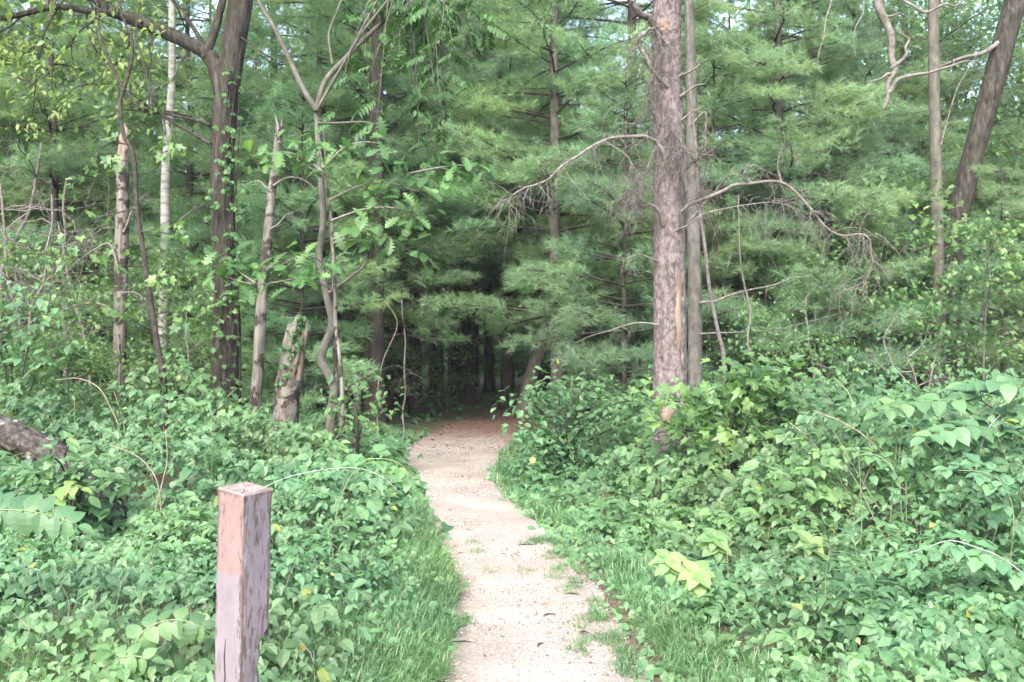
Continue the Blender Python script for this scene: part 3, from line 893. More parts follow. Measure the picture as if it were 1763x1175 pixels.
# --- big plated pine right of the path
D = 10.9; g0 = ground_at(1152, D)
T = thing('pine_tree', 'big old pine with pinkish plated bark and dead crooked branches, right of the path', 'tree', g0)
pts = np.vstack([g0 - [0, 0, .15], g0 + [0.01, 0, .35], trace([(1154, 700), (1153, 500), (1151, 250), (1148, 60), (1149, -120), (1152, -420), (1150, -800)], D)])
ltrunk(T, pts, [.25, .195, .178, .172, .162, .150, .145, .12, .06], 420, 72, 'pinebark', plated(3, 15, 190, .06))
# exposed wood where the bark has split
def scar(parent, x0, x1, y0, y1, d, mat='rot', name='bare_wood'):
    b = np.array(parent.location); mb = MB(); k = 9
    t = np.linspace(0, 1, k); yy_ = y0 + (y1 - y0) * t; w = (x1 - x0) * np.sin(PI * np.clip(t * .94 + .03, 0, 1)) ** .5; cx_ = (x0 + x1) / 2 + 2 * np.sin(t * 9)
    V = []; 
    for i in range(k):
        for e, dep in ((-.5, .0), (-.2, -.022), (.2, -.024), (.5, .0)):
            V.append(P(cx_[i] + w[i] * e, yy_[i], d + dep) - b)
    i = np.arange(k - 1)[:, None] * 4; j = np.arange(3)[None]
    mb.add(V, np.stack([i + j, i + j + 1, i + 5 + j, i + 4 + j], -1).reshape(-1, 4))
    return link(name, mb.mesh(name, M[mat]), parent)
scar(T, 1162, 1173, 470, 602, D - .152); scar(T, 1138, 1163, 700, 735, D - .165)
for pxs, r0, mt, hair, hl in [
        ([(1155, 300, -.16), (1141, 268, -.2), (1126, 240, -.24), (1090, 235, -.3), (1040, 242, -.4), (990, 275, -.5), (955, 300, -.55), (920, 318, -.6), (882, 338, -.65), (872, 352, -.65)], .024, 'twig', 70, .42),
        ([(1172, 365, -.12), (1200, 350, -.15), (1260, 325, -.2), (1292, 318, -.25), (1345, 315, -.3), (1390, 352, -.35), (1410, 376, -.35), (1445, 400, -.4), (1490, 405, -.45), (1503, 440, -.45), (1490, 480, -.4), (1440, 508, -.3)], .022, 'twig', 60, .5),
        ([(1142, 388, -.15), (1130, 366, -.2), (1108, 352, -.25), (1080, 348, -.3)], .024, 'twig', 3, .2),
        ([(1142, 58, -.1), (1118, 32, -.25), (1085, 0, -.4), (1050, -40, -.6), (1000, -80, -.8)], .052, 'pinebark', 4, .3),
        ([(1150, 150, -.14), (1126, 128, -.25), (1106, 88, -.3), (1100, 62, -.3), (1118, 52, -.32), (1136, 66, -.32), (1140, 90, -.3)], .026, 'twig', 45, .38),
        ([(1168, 132, -.1), (1196, 117, -.15), (1220, 103, -.2)], .018, 'twig', 2, .15),
        ([(1168, 168, -.1), (1200, 148, -.15), (1222, 138, -.2)], .016, 'twig', 2, .15),
        ([(1168, 312, -.12), (1190, 285, -.2), (1215, 266, -.2), (1252, 243, -.2)], .024, 'browntwig', 12, .3),
        ([(1155, 225, -.17), (1172, 240, -.3), (1180, 262, -.33), (1176, 300, -.33)], .010, 'twig', 40, .36),
        ([(1160, 400, -.15), (1210, 372, -.3), (1290, 352, -.4), (1350, 350, -.45), (1400, 372, -.4)], .010, 'twig', 40, .45),
        ([(1345, 315, -.3), (1338, 285, -.3), (1352, 240, -.3)], .009, 'twig', 8, .3),
        ([(1295, 318, -.25), (1280, 300, -.3), (1300, 285, -.35), (1330, 300, -.35)], .011, 'twig', 10, .3),
        ([(1040, 242, -.4), (1085, 275, -.5), (1100, 330, -.5), (1060, 345, -.5)], .006, 'twig', 60, .36),
        ([(1175, 250, -.1), (1205, 300, -.15), (1200, 360, -.15)], .008, 'twig', 60, .34),
        ([(1135, 90, -.2), (1120, 140, -.3), (1112, 200, -.3)], .005, 'twig', 60, .36),
        ([(1150, 180, -.2), (1160, 230, -.25), (1150, 290, -.25)], .005, 'twig', 50, .3),
        ([(1130, 250, -.2), (1110, 300, -.35), (1085, 345, -.35)], .005, 'twig', 50, .36),
        ([(1165, 215, -.1), (1195, 190, -.15), (1215, 200, -.15), (1212, 250, -.15)], .010, 'twig', 14, .25),
        ([(1135, 560, -.12), (1090, 556, -.1), (1040, 572, 0), (990, 590, .1)], .011, 'twig', 5, .3),
        ([(1136, 450, -.1), (1100, 440, -.15), (1062, 452, -.2)], .010, 'twig', 5, .25)]:
    dead_branch(T, pxs, D, r0, RB, mt, hair, hl)
# its long dead limb hanging down from above the picture
HL = dead_branch(T, [(1152, -330, 0), (1260, -395, -.2), (1400, -330, -.3), (1480, -170, -.4), (1507, -40, -.4), (1512, 5, -.4), (1530, 52, -.4), (1537, 105, -.4), (1532, 150, -.4), (1525, 188, -.4)], D, .085, RB, 'twig', 0, .2, 'hanging_limb')
for pxs, r0 in [([(1536, 118, -.4), (1560, 95, -.45), (1563, 68, -.45), (1550, 48, -.45)], .022), ([(1534, 128, -.4), (1515, 132, -.45), (1492, 142, -.5)], .018),
                ([(1530, 160, -.4), (1552, 140, -.45), (1600, 122, -.5), (1640, 112, -.5), (1678, 102, -.5)], .024), ([(1520, 28, -.4), (1550, 25, -.4), (1556, 22, -.4)], .014),
                ([(1440, -130, -.3), (1430, 0, -.4), (1418, 60, -.45), (1404, 122, -.45)], .014), ([(1470, -170, -.4), (1487, 0, -.4), (1472, 50, -.4), (1473, 96, -.4)], .010),
                ([(1500, -60, -.4), (1570, 14, -.5), (1625, 12, -.5), (1660, 0, -.5), (1700, -20, -.5)], .020)]:
    dead_branch(HL, pxs, D, r0, RB, 'twig', 1, .1, 'side_branch', .5, g0)

# --- slim grey trunk right behind it, and the thin leaning stem
D = 14.2; g0 = ground_at(1196, D)
T = thing('slim_tree', 'slim smooth grey trunk close behind the big plated pine on its right', 'tree', g0)
ltrunk(T, np.vstack([g0 - [0, 0, .1], trace([(1197, 680), (1196, 480), (1192, 300), (1190, 120), (1185, -60), (1182, -500)], D)]), [.12, .1, .092, .08, .068, .06, .03], 60, 14, 'greybark', ridged(9, .06, 2))
for pxs, r in [([(1205, 522), (1260, 508), (1330, 492), (1395, 476, .2)], .020), ([(1205, 575), (1260, 572), (1340, 566), (1440, 540, .2)], .013), ([(1188, 380), (1230, 330), (1262, 290)], .012),
               ([(1190, 215), (1215, 195), (1216, 240), (1205, 270)], .014)]:
    dead_branch(T, pxs, D - .1, r, RB, 'twig', 8, .3)
D = 12.2; g0 = ground_at(1252, D)
T = thing('leaning_sapling', 'thin pale leaning stem running up beside the slim grey trunk', 'stem', g0)
ltrunk(T, np.vstack([g0 - [0, 0, .05], trace([(1246, 622), (1237, 575), (1222, 500), (1213, 420), (1203, 350), (1198, 250), (1188, 150), (1184, 0), (1180, -200)], D)]), [.03, .026, .024, .022, .021, .02, .017, .015, .013, .01], 60, 8, 'twig')

# --- slim trunk at right, leaning trunk behind it
D = 17.5; g0 = ground_at(1622, D)
T = thing('slim_tree', 'tall slim pale grey trunk standing alone at the right', 'tree', g0)
ltrunk(T, np.vstack([g0 - [0, 0, .1], trace([(1619, 690), (1616, 500), (1612, 300), (1608, 120), (1607, -40), (1605, -500)], D)]), [.15, .112, .105, .1, .095, .09, .04], 60, 14, 'greybark', ridged(7, .05, 5))
for pxs, r in [([(1600, 560), (1575, 545), (1520, 538)], .012), ([(1620, 250), (1650, 150), (1700, 60)], .014), ([(1605, 420), (1560, 430), (1520, 420)], .010)]:
    dead_branch(T, pxs, D - .1, r, RB, 'twig', 6, .4)
D = 18.4; g0 = ground_at(1628, D)
T = thing('leaning_tree', 'thick dark trunk leaning right towards the top right corner', 'tree', g0)
ltrunk(T, np.vstack([g0 - [0, 0, .1], trace([(1632, 600), (1640, 430), (1662, 320), (1692, 210), (1720, 110), (1750, 0), (1800, -150), (1830, -330)], D)]), [.25, .2, .185, .175, .175, .185, .185, .16, .07], 90, 26, 'oakbark', ridged(14, .1, 8))
dead_branch(T, [(1735, 60, 0), (1690, 90, -.2), (1640, 105, -.3), (1590, 130, -.4)], D, .05, RB, 'twig', 6, .5)

# --- leaning trunk at the mouth of the path
D = 21.0; g0 = ground_at(900, D)
T = thing('leaning_tree', 'grey trunk leaning right beside the dark mouth of the path', 'tree', g0)
ltrunk(T, np.vstack([g0 - [0, 0, .1], trace([(912, 660), (928, 610), (945, 555), (965, 480), (990, 380), (1010, 280)], D)]), [.22, .15, .145, .14, .13, .11, .08], 50, 16, 'greybark', ridged(10, .08, 9))

# --- shaded trunks in the opening
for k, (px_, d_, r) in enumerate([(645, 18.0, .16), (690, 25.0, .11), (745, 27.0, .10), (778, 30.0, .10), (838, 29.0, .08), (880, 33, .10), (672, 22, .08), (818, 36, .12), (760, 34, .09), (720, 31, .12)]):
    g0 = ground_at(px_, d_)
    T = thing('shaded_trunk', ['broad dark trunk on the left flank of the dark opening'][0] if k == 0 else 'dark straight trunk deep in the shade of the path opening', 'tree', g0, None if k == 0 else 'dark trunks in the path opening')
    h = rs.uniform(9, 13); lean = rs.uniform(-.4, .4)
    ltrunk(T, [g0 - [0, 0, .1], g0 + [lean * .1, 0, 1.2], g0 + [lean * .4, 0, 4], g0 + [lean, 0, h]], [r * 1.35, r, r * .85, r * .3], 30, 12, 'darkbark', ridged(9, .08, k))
    if k == 0:
        for pxs_, r_ in (([(648, 640, -.1), (680, 632, -.3), (710, 642, -.5), (738, 664, -.6)], .014), ([(645, 585, -.1), (690, 575, -.3), (750, 590, -.5)], .010), ([(640, 540, -.1), (600, 520, -.3), (560, 540, -.4)], .010), ([(648, 500, -.1), (700, 520, -.3), (735, 500, -.4)], .010)):
            dead_branch(T, pxs_, d_, r_, RB, 'browntwig', 8, .4)

# --- forked tree at left
D = 14.5; g0 = ground_at(385, D)
T = thing('forked_tree', 'large forked tree with furrowed bark and long arching limbs, left of the path', 'tree', g0)
pts = np.vstack([g0 - [0, 0, .12], trace([(387, 735), (388, 640), (390, 560), (386, 450), (383, 350), (384, 250), (391, 160), (402, 80), (414, 0), (425, -120), (432, -400)], D)])
ltrunk(T, pts, [.29, .222, .198, .182, .164, .158, .158, .166, .162, .165, .145, .07], 220, 90, 'oakbark', ridged(40, .075, 12, 2.4))
def limb(parent, pxs, d, rad, mat='oakbark', name='limb', disp=True, n=50, sides=14):
    return ltrunk(parent, trace(pxs, d), rad, n, sides, mat, ridged(10, .09, int(pxs[0][0])) if disp else None, name)
limb(T, [(384, 160), (372, 118), (355, 92), (320, 72), (270, 50), (225, 32), (190, 18), (160, -5), (120, -40)], D, [.14, .115, .10, .095, .095, .085, .08, .07, .05])
limb(T, [(205, 24), (150, 18), (95, 12), (40, 24), (0, 31), (-60, 20), (-140, 0)], D - .05, [.06, .045, .042, .04, .036, .03, .02], sides=10)
limb(T, [(352, 100), (361, 78), (370, 50), (378, 20), (386, -10), (396, -60), (400, -200)], D - .04, [.06, .062, .062, .056, .05, .04, .02], sides=10)
limb(T, [(362, 100), (352, 80), (335, 52), (315, 22), (297, 0), (270, -40), (240, -100)], D - .03, [.03, .036, .032, .026, .026, .02, .012], sides=8)
limb(T, [(362, 248), (335, 232), (300, 212), (276, 196), (256, 160)], D - .15, [.03, .024, .02, .016, .01], sides=7)
limb(T, [(362, 215), (330, 206), (290, 197), (235, 188), (190, 200), (138, 216)], D - .12, [.026, .022, .02, .018, .016, .008], sides=7)
limb(T, [(415, 65), (450, 90), (470, 100), (500, 112)], D - .12, [.014, .012, .01, .006], 'browntwig', sides=5)
rs = np.random.RandomState(41)
mb = MB(); tips = []
for p_, d_, L in [(P(190, 18, D), (-.6, -.2, -.5), 1.6), (P(100, 14, D), (-.5, -.3, -.8), 1.5), (P(150, 15, D), (.1, -.2, -.9), 1.3), (P(230, 35, D), (-.2, -.2, -.8), 1.4), (P(270, 50, D), (.1, -.2, -.8), 1.4), (P(120, -40, D), (-.8, -.1, .2), 1.6), (P(40, 24, D), (-.3, -.4, -.6), 1.4), (P(330, 200, D), (-.9, -.2, .2), 1.2), (P(300, 210, D), (-.7, -.2, .5), 1.0)]:
    twigs(mb, p_ - g0, np.array(d_), L, .018, 2, rs, .05, .2, (2, 5), 4, 0, tips)
link('twigs', mb.mesh('twigs', M['browntwig']), T)
# leaves of the forked tree: loose sprays low at top left, full crown above the picture
n = 800
base = np.array([t[0][rs.randint(2, 7)] for t in [tips[rs.randint(len(tips))] for _ in range(n)]])
base = base[(base[:, 2] > 3.3)]; n = len(base)
leafset(T, temp_meshes('tree_leaf', OVATE, M['topleaf']), OVATE, M['topleaf'], base + rs.randn(n, 3) * .12, unit(rs.randn(n, 3) + [0, -.3, -.6]), unit(np.array([0, -.3, 1]) + rs.randn(n, 3) * .4), .095 * (.7 + .6 * rs.rand(n)), 160, rs)
n = 5200; cen = np.array([[-.9, 0, 8.4], [.8, .3, 9.5], [-2.4, -.4, 7.6], [.2, -.8, 11], [2.0, .4, 8.4], [-1.2, 1.2, 10.4], [-3.4, 0, 6.7]])
p = cen[rs.randint(0, 7, n)] + rs.randn(n, 3) * [.9, .9, .6]
v, f = expand_multi(OVATE_LO, frames(unit(rs.randn(n, 3) + [0, 0, -.4]), unit(np.array([0, 0, 1]) + rs.randn(n, 3) * .5)), p, .17 * (.7 + .6 * rs.rand(n)), rs)
link('crown', make_mesh('crown', v, [f], M['topleaf'], None, False), T)

# creeper climbing it
C = thing('creeper_vine', 'green creeper climbing the lower trunk of the forked tree', 'vine', g0 + [0, -.24, 0])
b = np.array(C.location); mb = MB(); P_, F_, U_ = [], [], []
for k in range(6):
    a0 = rs.uniform(-1.9, -.7); pts_ = []
    for t in np.linspace(0, 1, 26):
        zz = .2 + t * 5.2; px_c = np.interp(zz, [0, 1.5, 3, 5.5], [g0[0] + .02, g0[0] + .03, g0[0] - .0, g0[0] + .05]); a_ = a0 + .5 * math.sin(t * 7 + k)
        rr = .25 - .01 * zz
        pts_.append(np.array([px_c + math.cos(a_) * rr, D + math.sin(a_) * rr, zz]))
        for _ in range(3):
            if rs.rand() < (.5 if 1.9 < zz < 4.6 else .2):
                out = np.array([math.cos(a_), math.sin(a_), 0])
                P_.append(pts_[-1] + out * .05 + rs.randn(3) * .06); F_.append(unit(out * .6 + rs.randn(3) * .5 + [0, 0, -.5])); U_.append(unit(out + [0, 0, .7] + rs.randn(3) * .3))
    mb.tube(np.array(pts_) - b, .008, 4)
link('stem', mb.mesh('vine_stem', M['browntwig']), C)
leafset(C, ME_VINE, [palm5(LF_MID[0], rs)], M['oakleaf'], np.array(P_) - b, F_, U_, .125 * (.6 + .7 * rs.rand(len(P_))), 220, rs)

# --- pale birch-like trunk
D = 17.5; g0 = ground_at(279, D)
T = thing('birch_tree', 'thin straight trunk with whitish bark between the dark sapling and the forked tree', 'tree', g0)
ltrunk(T, np.vstack([g0 - [0, 0, .1], trace([(280, 580), (284, 440), (285, 300), (291, 220), (296, 120), (296, 0), (300, -150), (305, -400)], D)]), [.1, .085, .082, .075, .07, .062, .06, .05, .02], 60, 12, 'birch')
for pxs, r in [([(285, 235), (281, 215), (280, 195)], .022), ([(300, 392), (330, 365), (362, 340)], .022), ([(295, 140), (310, 110), (325, 90)], .02), ([(292, 140), (260, 155), (225, 170)], .016), ([(296, 38), (270, 10), (240, -10)], .016)]:
    dead_branch(T, pxs, D - .05, r, RB, 'twig', 3, .3)
n = 2600; p = np.array([[.3, 0, 8.8], [-.6, .2, 9.8], [.8, 0, 10.4]])[rs.randint(0, 3, n)] + rs.randn(n, 3) * [.8, .8, .7]
v, f = expand_multi(OVATE_LO, frames(unit(rs.randn(n, 3)), unit(np.array([0, 0, 1]) + rs.randn(n, 3) * .5)), p, .12 * (.7 + .6 * rs.rand(n)), rs)
link('crown', make_mesh('crown', v, [f], M['topleaf'], None, False), T)


# --- broken snags
def jag_top(parent, pt, r, n, L, mat, rs, b):
    for k in range(n):
        a_ = rs.uniform(0, 6.28); e = pt + np.array([math.cos(a_), math.sin(a_), 0]) * r * .6
        mb = MB(); top = e + np.array([rs.uniform(-.03, .03), 0, L * rs.uniform(.5, 1.3)])
        mb.tube(np.array([e - [0, 0, .12], (e + top) / 2, top]) - b, [r * .5, r * .33, .004], 5)
        link('splinter', mb.mesh('splinter', M[mat]), parent)


D = 14.0; g0 = ground_at(205, D)
T = thing('broken_snag', 'dead broken trunk with peeling bark and orange splintered top, left of the birch', 'tree', g0)
ltrunk(T, np.vstack([g0 - [0, 0, .1], trace([(205, 660), (207, 560), (209, 460), (210, 380), (211, 320), (212, 268)], D)]), [.12, .086, .086, .088, .088, .082, .072], 70, 20, 'snag', ridged(9, .16, 21))
jag_top(T, P(212, 262, D), .08, 5, .38, 'rot', RB, g0); scar(T, 206, 220, 215, 262, D - .06)
for pxs, r in [([(205, 470), (190, 420), (150, 440), (110, 470)], .02), ([(212, 400), (235, 350), (260, 330)], .014), ([(200, 540), (160, 525), (90, 545), (40, 590)], .024), ([(208, 505), (240, 505), (270, 530)], .016)]:
    dead_branch(T, pxs, D - .12, r, RB, 'twig', 9, .4)

D = 13.8; g0 = ground_at(438, D)
T = thing('broken_snag', 'thin barkless dead trunk with a white spike top, right of the forked tree', 'tree', g0)
ltrunk(T, np.vstack([g0 - [0, 0, .1], trace([(440, 700), (446, 600), (452, 500), (460, 420), (466, 350), (473, 290), (478, 235)], D)]), [.10, .078, .074, .068, .063, .057, .05, .036], 70, 18, 'snag', ridged(8, .16, 23))
jag_top(T, P(479, 232, D), .05, 3, .22, 'snag', RB, g0)
mb = MB(); mb.tube(trace([(480, 240), (478, 215), (473, 196)], D - .03) - g0, [.03, .02, .004], 5); link('splinter', mb.mesh('splinter', M['snag']), T)
for pxs, r in [([(468, 330), (440, 312), (410, 318)], .016), ([(470, 320), (500, 308), (540, 315)], .016), ([(465, 395), (490, 375), (515, 360)], .012)]:
    dead_branch(T, pxs, D - .06, r, RB, 'twig', 4, .3)

D = 13.0; g0 = ground_at(488, D)
T = thing('broken_stump', 'thick leaning broken stump with split top and orange rotten wood', 'stump', g0)
ltrunk(T, np.vstack([g0 - [0, 0, .1], trace([(492, 720), (496, 670), (502, 630), (507, 590), (511, 560)], D)]), [.18, .16, .155, .15, .135, .10], 60, 26, 'snag', ridged(11, .2, 25))
mb = MB(); mb.tube(trace([(508, 600), (512, 565), (515, 545), (517, 538)], D - .02) - g0, [.08, .075, .05, .02], 9); link('splinter', mb.mesh('splinter', M['snag']), T)
mb = MB(); mb.tube(trace([(512, 655), (519, 610), (526, 575), (530, 552)], D - .06) - g0, [.05, .045, .032, .008], 7); link('splinter', mb.mesh('splinter', M['rot']), T)
mb = MB(); mb.tube(trace([(504, 650), (509, 625), (515, 600), (523, 572)], D - .13) - g0, [.02, .03, .025, .006], 6); link('rotten_wood', mb.mesh('rotten_wood', M['rot']), T)
n = 70; t = rs.rand(n); p = trace([(492, 660), (516, 545)], D - .14); pp = p[0] + (p[1] - p[0]) * t[:, None] + rs.randn(n, 3) * [.05, .03, .05]
V_ = thing('creeper_vine', 'small creeper growing over the top of the leaning broken stump', 'vine', g0 + [-.04, -.16, 0])
b = np.array(V_.location); mb = MB(); mb.tube(np.vstack([b + [0, 0, 0], p[0], (p[0] + p[1]) / 2 + [-.03, 0, 0], p[1]]) - b, .008, 4); link('stem', mb.mesh('vine_stem', M['browntwig']), V_)
leafset(V_, ME_VINE, [palm5(LF_MID[0], rs)], M['oakleaf'], pp - b, unit(rs.randn(n, 3) + [0, -.5, -.4]), unit(np.array([0, -.7, .7]) + rs.randn(n, 3) * .3), .09 * (.7 + .6 * rs.rand(n)), 70, rs)

D = 12.3; g0 = ground_at(612, D)
T = thing('cut_stump', 'short thin dead post-like stump right of the twisted slim tree', 'stump', g0)
ltrunk(T, np.vstack([g0 - [0, 0, .08], trace([(613, 735), (615, 690), (617, 658)], D)]), [.06, .052, .047, .042], 24, 12, 'snag', ridged(7, .12, 27))
jag_top(T, P(617, 656, D), .03, 3, .06, 'snag', RB, g0)

# --- dark sapling at left
D = 12.6; g0 = ground_at(288, D)
T = thing('sapling_tree', 'thin dark crooked sapling forking upwards, in front of the birch', 'tree', g0)
ltrunk(T, np.vstack([g0 - [0, 0, .05], trace([(281, 655), (270, 590), (258, 510), (246, 430), (236, 360), (230, 270), (212, 230), (207, 180), (213, 155)], D)]), [.045, .042, .038, .034, .032, .030, .028, .026, .026, .026], 60, 9, 'browntwig')
for pxs, rad in [([(213, 156), (195, 120), (180, 85), (170, 50), (168, 15), (160, -40)], [.024, .022, .018, .014, .012, .01]), ([(213, 156), (225, 110), (227, 70), (215, 40), (205, 0), (200, -60)], [.022, .02, .017, .015, .012, .01]),
                 ([(214, 150), (240, 185), (262, 170), (235, 60), (242, 0)], [.014, .012, .01, .01, .008])]:
    limb(T, pxs, D - .02, rad, 'browntwig', 'limb', False, 40, 6)
rs = np.random.RandomState(55); mb = MB(); tips = []
for px_, py_, dx, L in [(236, 360, -.9, .9), (232, 300, -.9, .8), (240, 400, .8, .6), (250, 460, -.8, .9), (225, 250, -.8, .7), (262, 540, .8, .6), (266, 570, -.8, .6), (232, 280, .8, .5), (256, 500, .6, .5)]:
    twigs(mb, P(px_, py_, D) - g0, np.array([dx, -.4, .15]), L, .010, 1, rs, .12, .2, (2, 4), 4, 0, tips)
link('twigs', mb.mesh('twigs', M['browntwig']), T)
n = 150; base = np.array([t[0][rs.randint(2, 7)] for t in [tips[rs.randint(len(tips))] for _ in range(n)]])
leafset(T, ME_MAPLE, MAPLE, M['mapleleaf'], base + rs.randn(n, 3) * .05, unit(rs.randn(n, 3) + [-.2, -.4, -.5]), unit(np.array([0, -.3, 1]) + rs.randn(n, 3) * .35), .15 * (.6 + .7 * rs.rand(n)), 150, rs)

# --- twisted slim tree (walnut) left of the path, with hanging compound leaves
D = 12.4; g0 = ground_at(568, D)
T = thing('walnut_tree', 'slim twisted grey tree with a kinked trunk and hanging feathered leaves, left of the path', 'tree', g0)
ltrunk(T, np.vstack([g0 - [0, 0, .05], trace([(570, 725), (575, 672), (566, 645), (553, 618), (562, 588), (572, 560), (566, 525), (556, 480), (550, 440), (556, 380), (552, 310), (548, 250), (545, 188)], D)]), [.075, .06, .055, .055, .06, .053, .05, .046, .043, .043, .04, .036, .034, .032], 110, 14, 'greybark', ridged(6, .08, 31))
for pxs, rad in [([(545, 190), (520, 150), (497, 100), (470, 45), (450, 12), (430, -30), (400, -90)], [.036, .034, .03, .026, .024, .02, .014]),
                 ([(545, 190), (560, 140), (600, 95), (640, 55), (675, 25), (702, -2), (760, -50), (830, -90)], [.036, .034, .03, .028, .026, .022, .016, .01]),
                 ([(572, 110), (566, 60), (580, 20), (600, -30)], [.016, .014, .012, .008]),
                 ([(548, 212), (585, 212), (620, 210), (650, 214)], [.016, .014, .01, .006]), ([(548, 300), (535, 290), (510, 275)], [.012, .01, .006]),
                 ([(566, 505), (600, 480), (625, 460), (630, 440)], [.022, .02, .016, .006])]:
    limb(T, pxs, D - .05, rad, 'greybark', 'limb', False, 40, 8)
ltrunk(T, np.vstack([g0 + [.06, .1, 0], trace([(578, 640), (572, 540), (576, 470), (570, 400), (564, 320), (556, 220)], D + .1)]), [.03, .028, .026, .026, .024, .02, .012], 50, 7, 'snag', None, 'second_stem')
rs = np.random.RandomState(61); mb = MB(); Pw, Fw = [], []
for k in range(30):
    # leafy shoots hanging from the high limb
    s0 = trace([(605 + 190 * rs.rand() ** .7, -60 + 10 * rs.rand(), rs.uniform(-.9, .5))], D)[0]; pe = s0 + np.array([rs.uniform(-.6, .5), rs.uniform(-.3, .3), -rs.uniform(.5, 2.35)])
    if pe[0] > P(720, 0, D)[0] - .2: pe[2] -= .1
    mb.tube(catmull([s0, (s0 + pe) / 2 + rs.randn(3) * .08, pe], 6) - g0, [.008, .007, .006, .005, .004, .003], 4)
    for t in np.linspace(.25, 1, 7):
        Pw.append(s0 + (pe - s0) * t + rs.randn(3) * .04); a_ = rs.uniform(0, 6.28); Fw.append(unit([math.cos(a_), math.sin(a_) - .2, rs.uniform(-.6, .05)]))
mb.tube(trace([(545, 190, -.1), (620, 60, -.3), (700, -40, -.4), (800, -70, -.4)], D) - g0, [.02, .018, .014, .008], 6)
mb.tube(trace([(600, 95, 0), (660, -20, -.4), (720, -60, .2)], D) - g0, [.016, .014, .008], 6)
link('shoots', mb.mesh('shoots', M['greybark']), T)
Pw = np.array(Pw)
leafset(T, ME_WAL, WALNUT, M['walnutleaf'], Pw - g0, np.array(Fw), unit(np.array([0, -.3, 1]) + rs.randn(len(Pw), 3) * .3), .26 * (.6 + .7 * rs.rand(len(Pw))), 290, rs)
# one green nut on its stalk
mb = MB(); c = P(777, 72, D - .5) - g0
u_, w_ = np.meshgrid(np.linspace(0, PI, 9), np.linspace(0, 2 * PI, 13)[:-1], indexing='ij')
V = np.stack([np.sin(u_) * np.cos(w_), np.sin(u_) * np.sin(w_), 1.08 * np.cos(u_)], -1).reshape(-1, 3) * .028 + c
i = np.arange(8)[:, None] * 12; j = np.arange(12)[None]
mb.add(V, np.stack([i + j, i + 12 + j, i + 12 + (j + 1) % 12, i + (j + 1) % 12], -1).reshape(-1, 4)); mb.tube(np.array([c + [0, 0, .02], c + [-.01, 0, .12], c + [-.06, 0, .45]]), .004, 4)
link('fruit', mb.mesh('fruit', M['nut']), T)

# --- oak sapling in front of it with large lobed leaves
D = 11.6; g0 = ground_at(592, D)
T = thing('oak_sapling', 'young oak with large lobed leaves spreading in front of the twisted slim tree', 'tree', g0)
ltrunk(T, np.vstack([g0 - [0, 0, .05], trace([(588, 650), (578, 560), (576, 480), (572, 400), (566, 340), (556, 290)], D)]), [.026, .024, .022, .02, .018, .015, .01], 40, 8, 'snag')
rs = np.random.RandomState(67); mb = MB(); Po = []
LIMBS = [[(566, 345), (620, 320), (670, 315), (720, 330)], [(570, 380), (630, 360), (690, 360), (735, 385)], [(560, 300), (520, 270), (480, 262), (455, 270)], [(556, 290), (600, 250), (660, 250), (700, 290)],
         [(700, 300), (750, 290), (800, 285), (828, 300)], [(574, 420), (620, 400), (680, 415), (735, 455)], [(576, 470), (530, 440), (470, 460), (420, 455)], [(577, 500), (520, 480), (440, 490), (370, 470)],
         [(440, 488), (400, 460), (370, 430)], [(556, 290), (550, 260), (530, 240)]]
for pxs in LIMBS:
    c = catmull(trace([(a_, b_, rs.uniform(-.35, .1)) for a_, b_ in pxs], D), 14); mb.tube(c - g0, np.linspace(.012, .004, 14), 5)
    m = 32; k = rs.randint(3, 14, m); Po.append(c[k] + rs.randn(m, 3) * [.11, .12, .10])
link('limbs', mb.mesh('limbs', M['twig']), T)
Po = np.concatenate(Po); n = len(Po)
leafset(T, ME_OAK, OAK, M['oakleaf'], Po - g0, unit(rs.randn(n, 3) * [1, .8, .5] + [0, -.45, -.55]), unit(np.array([0, -.35, .9]) + rs.randn(n, 3) * .35), .20 * (.6 + .6 * rs.rand(n)), 295, rs)

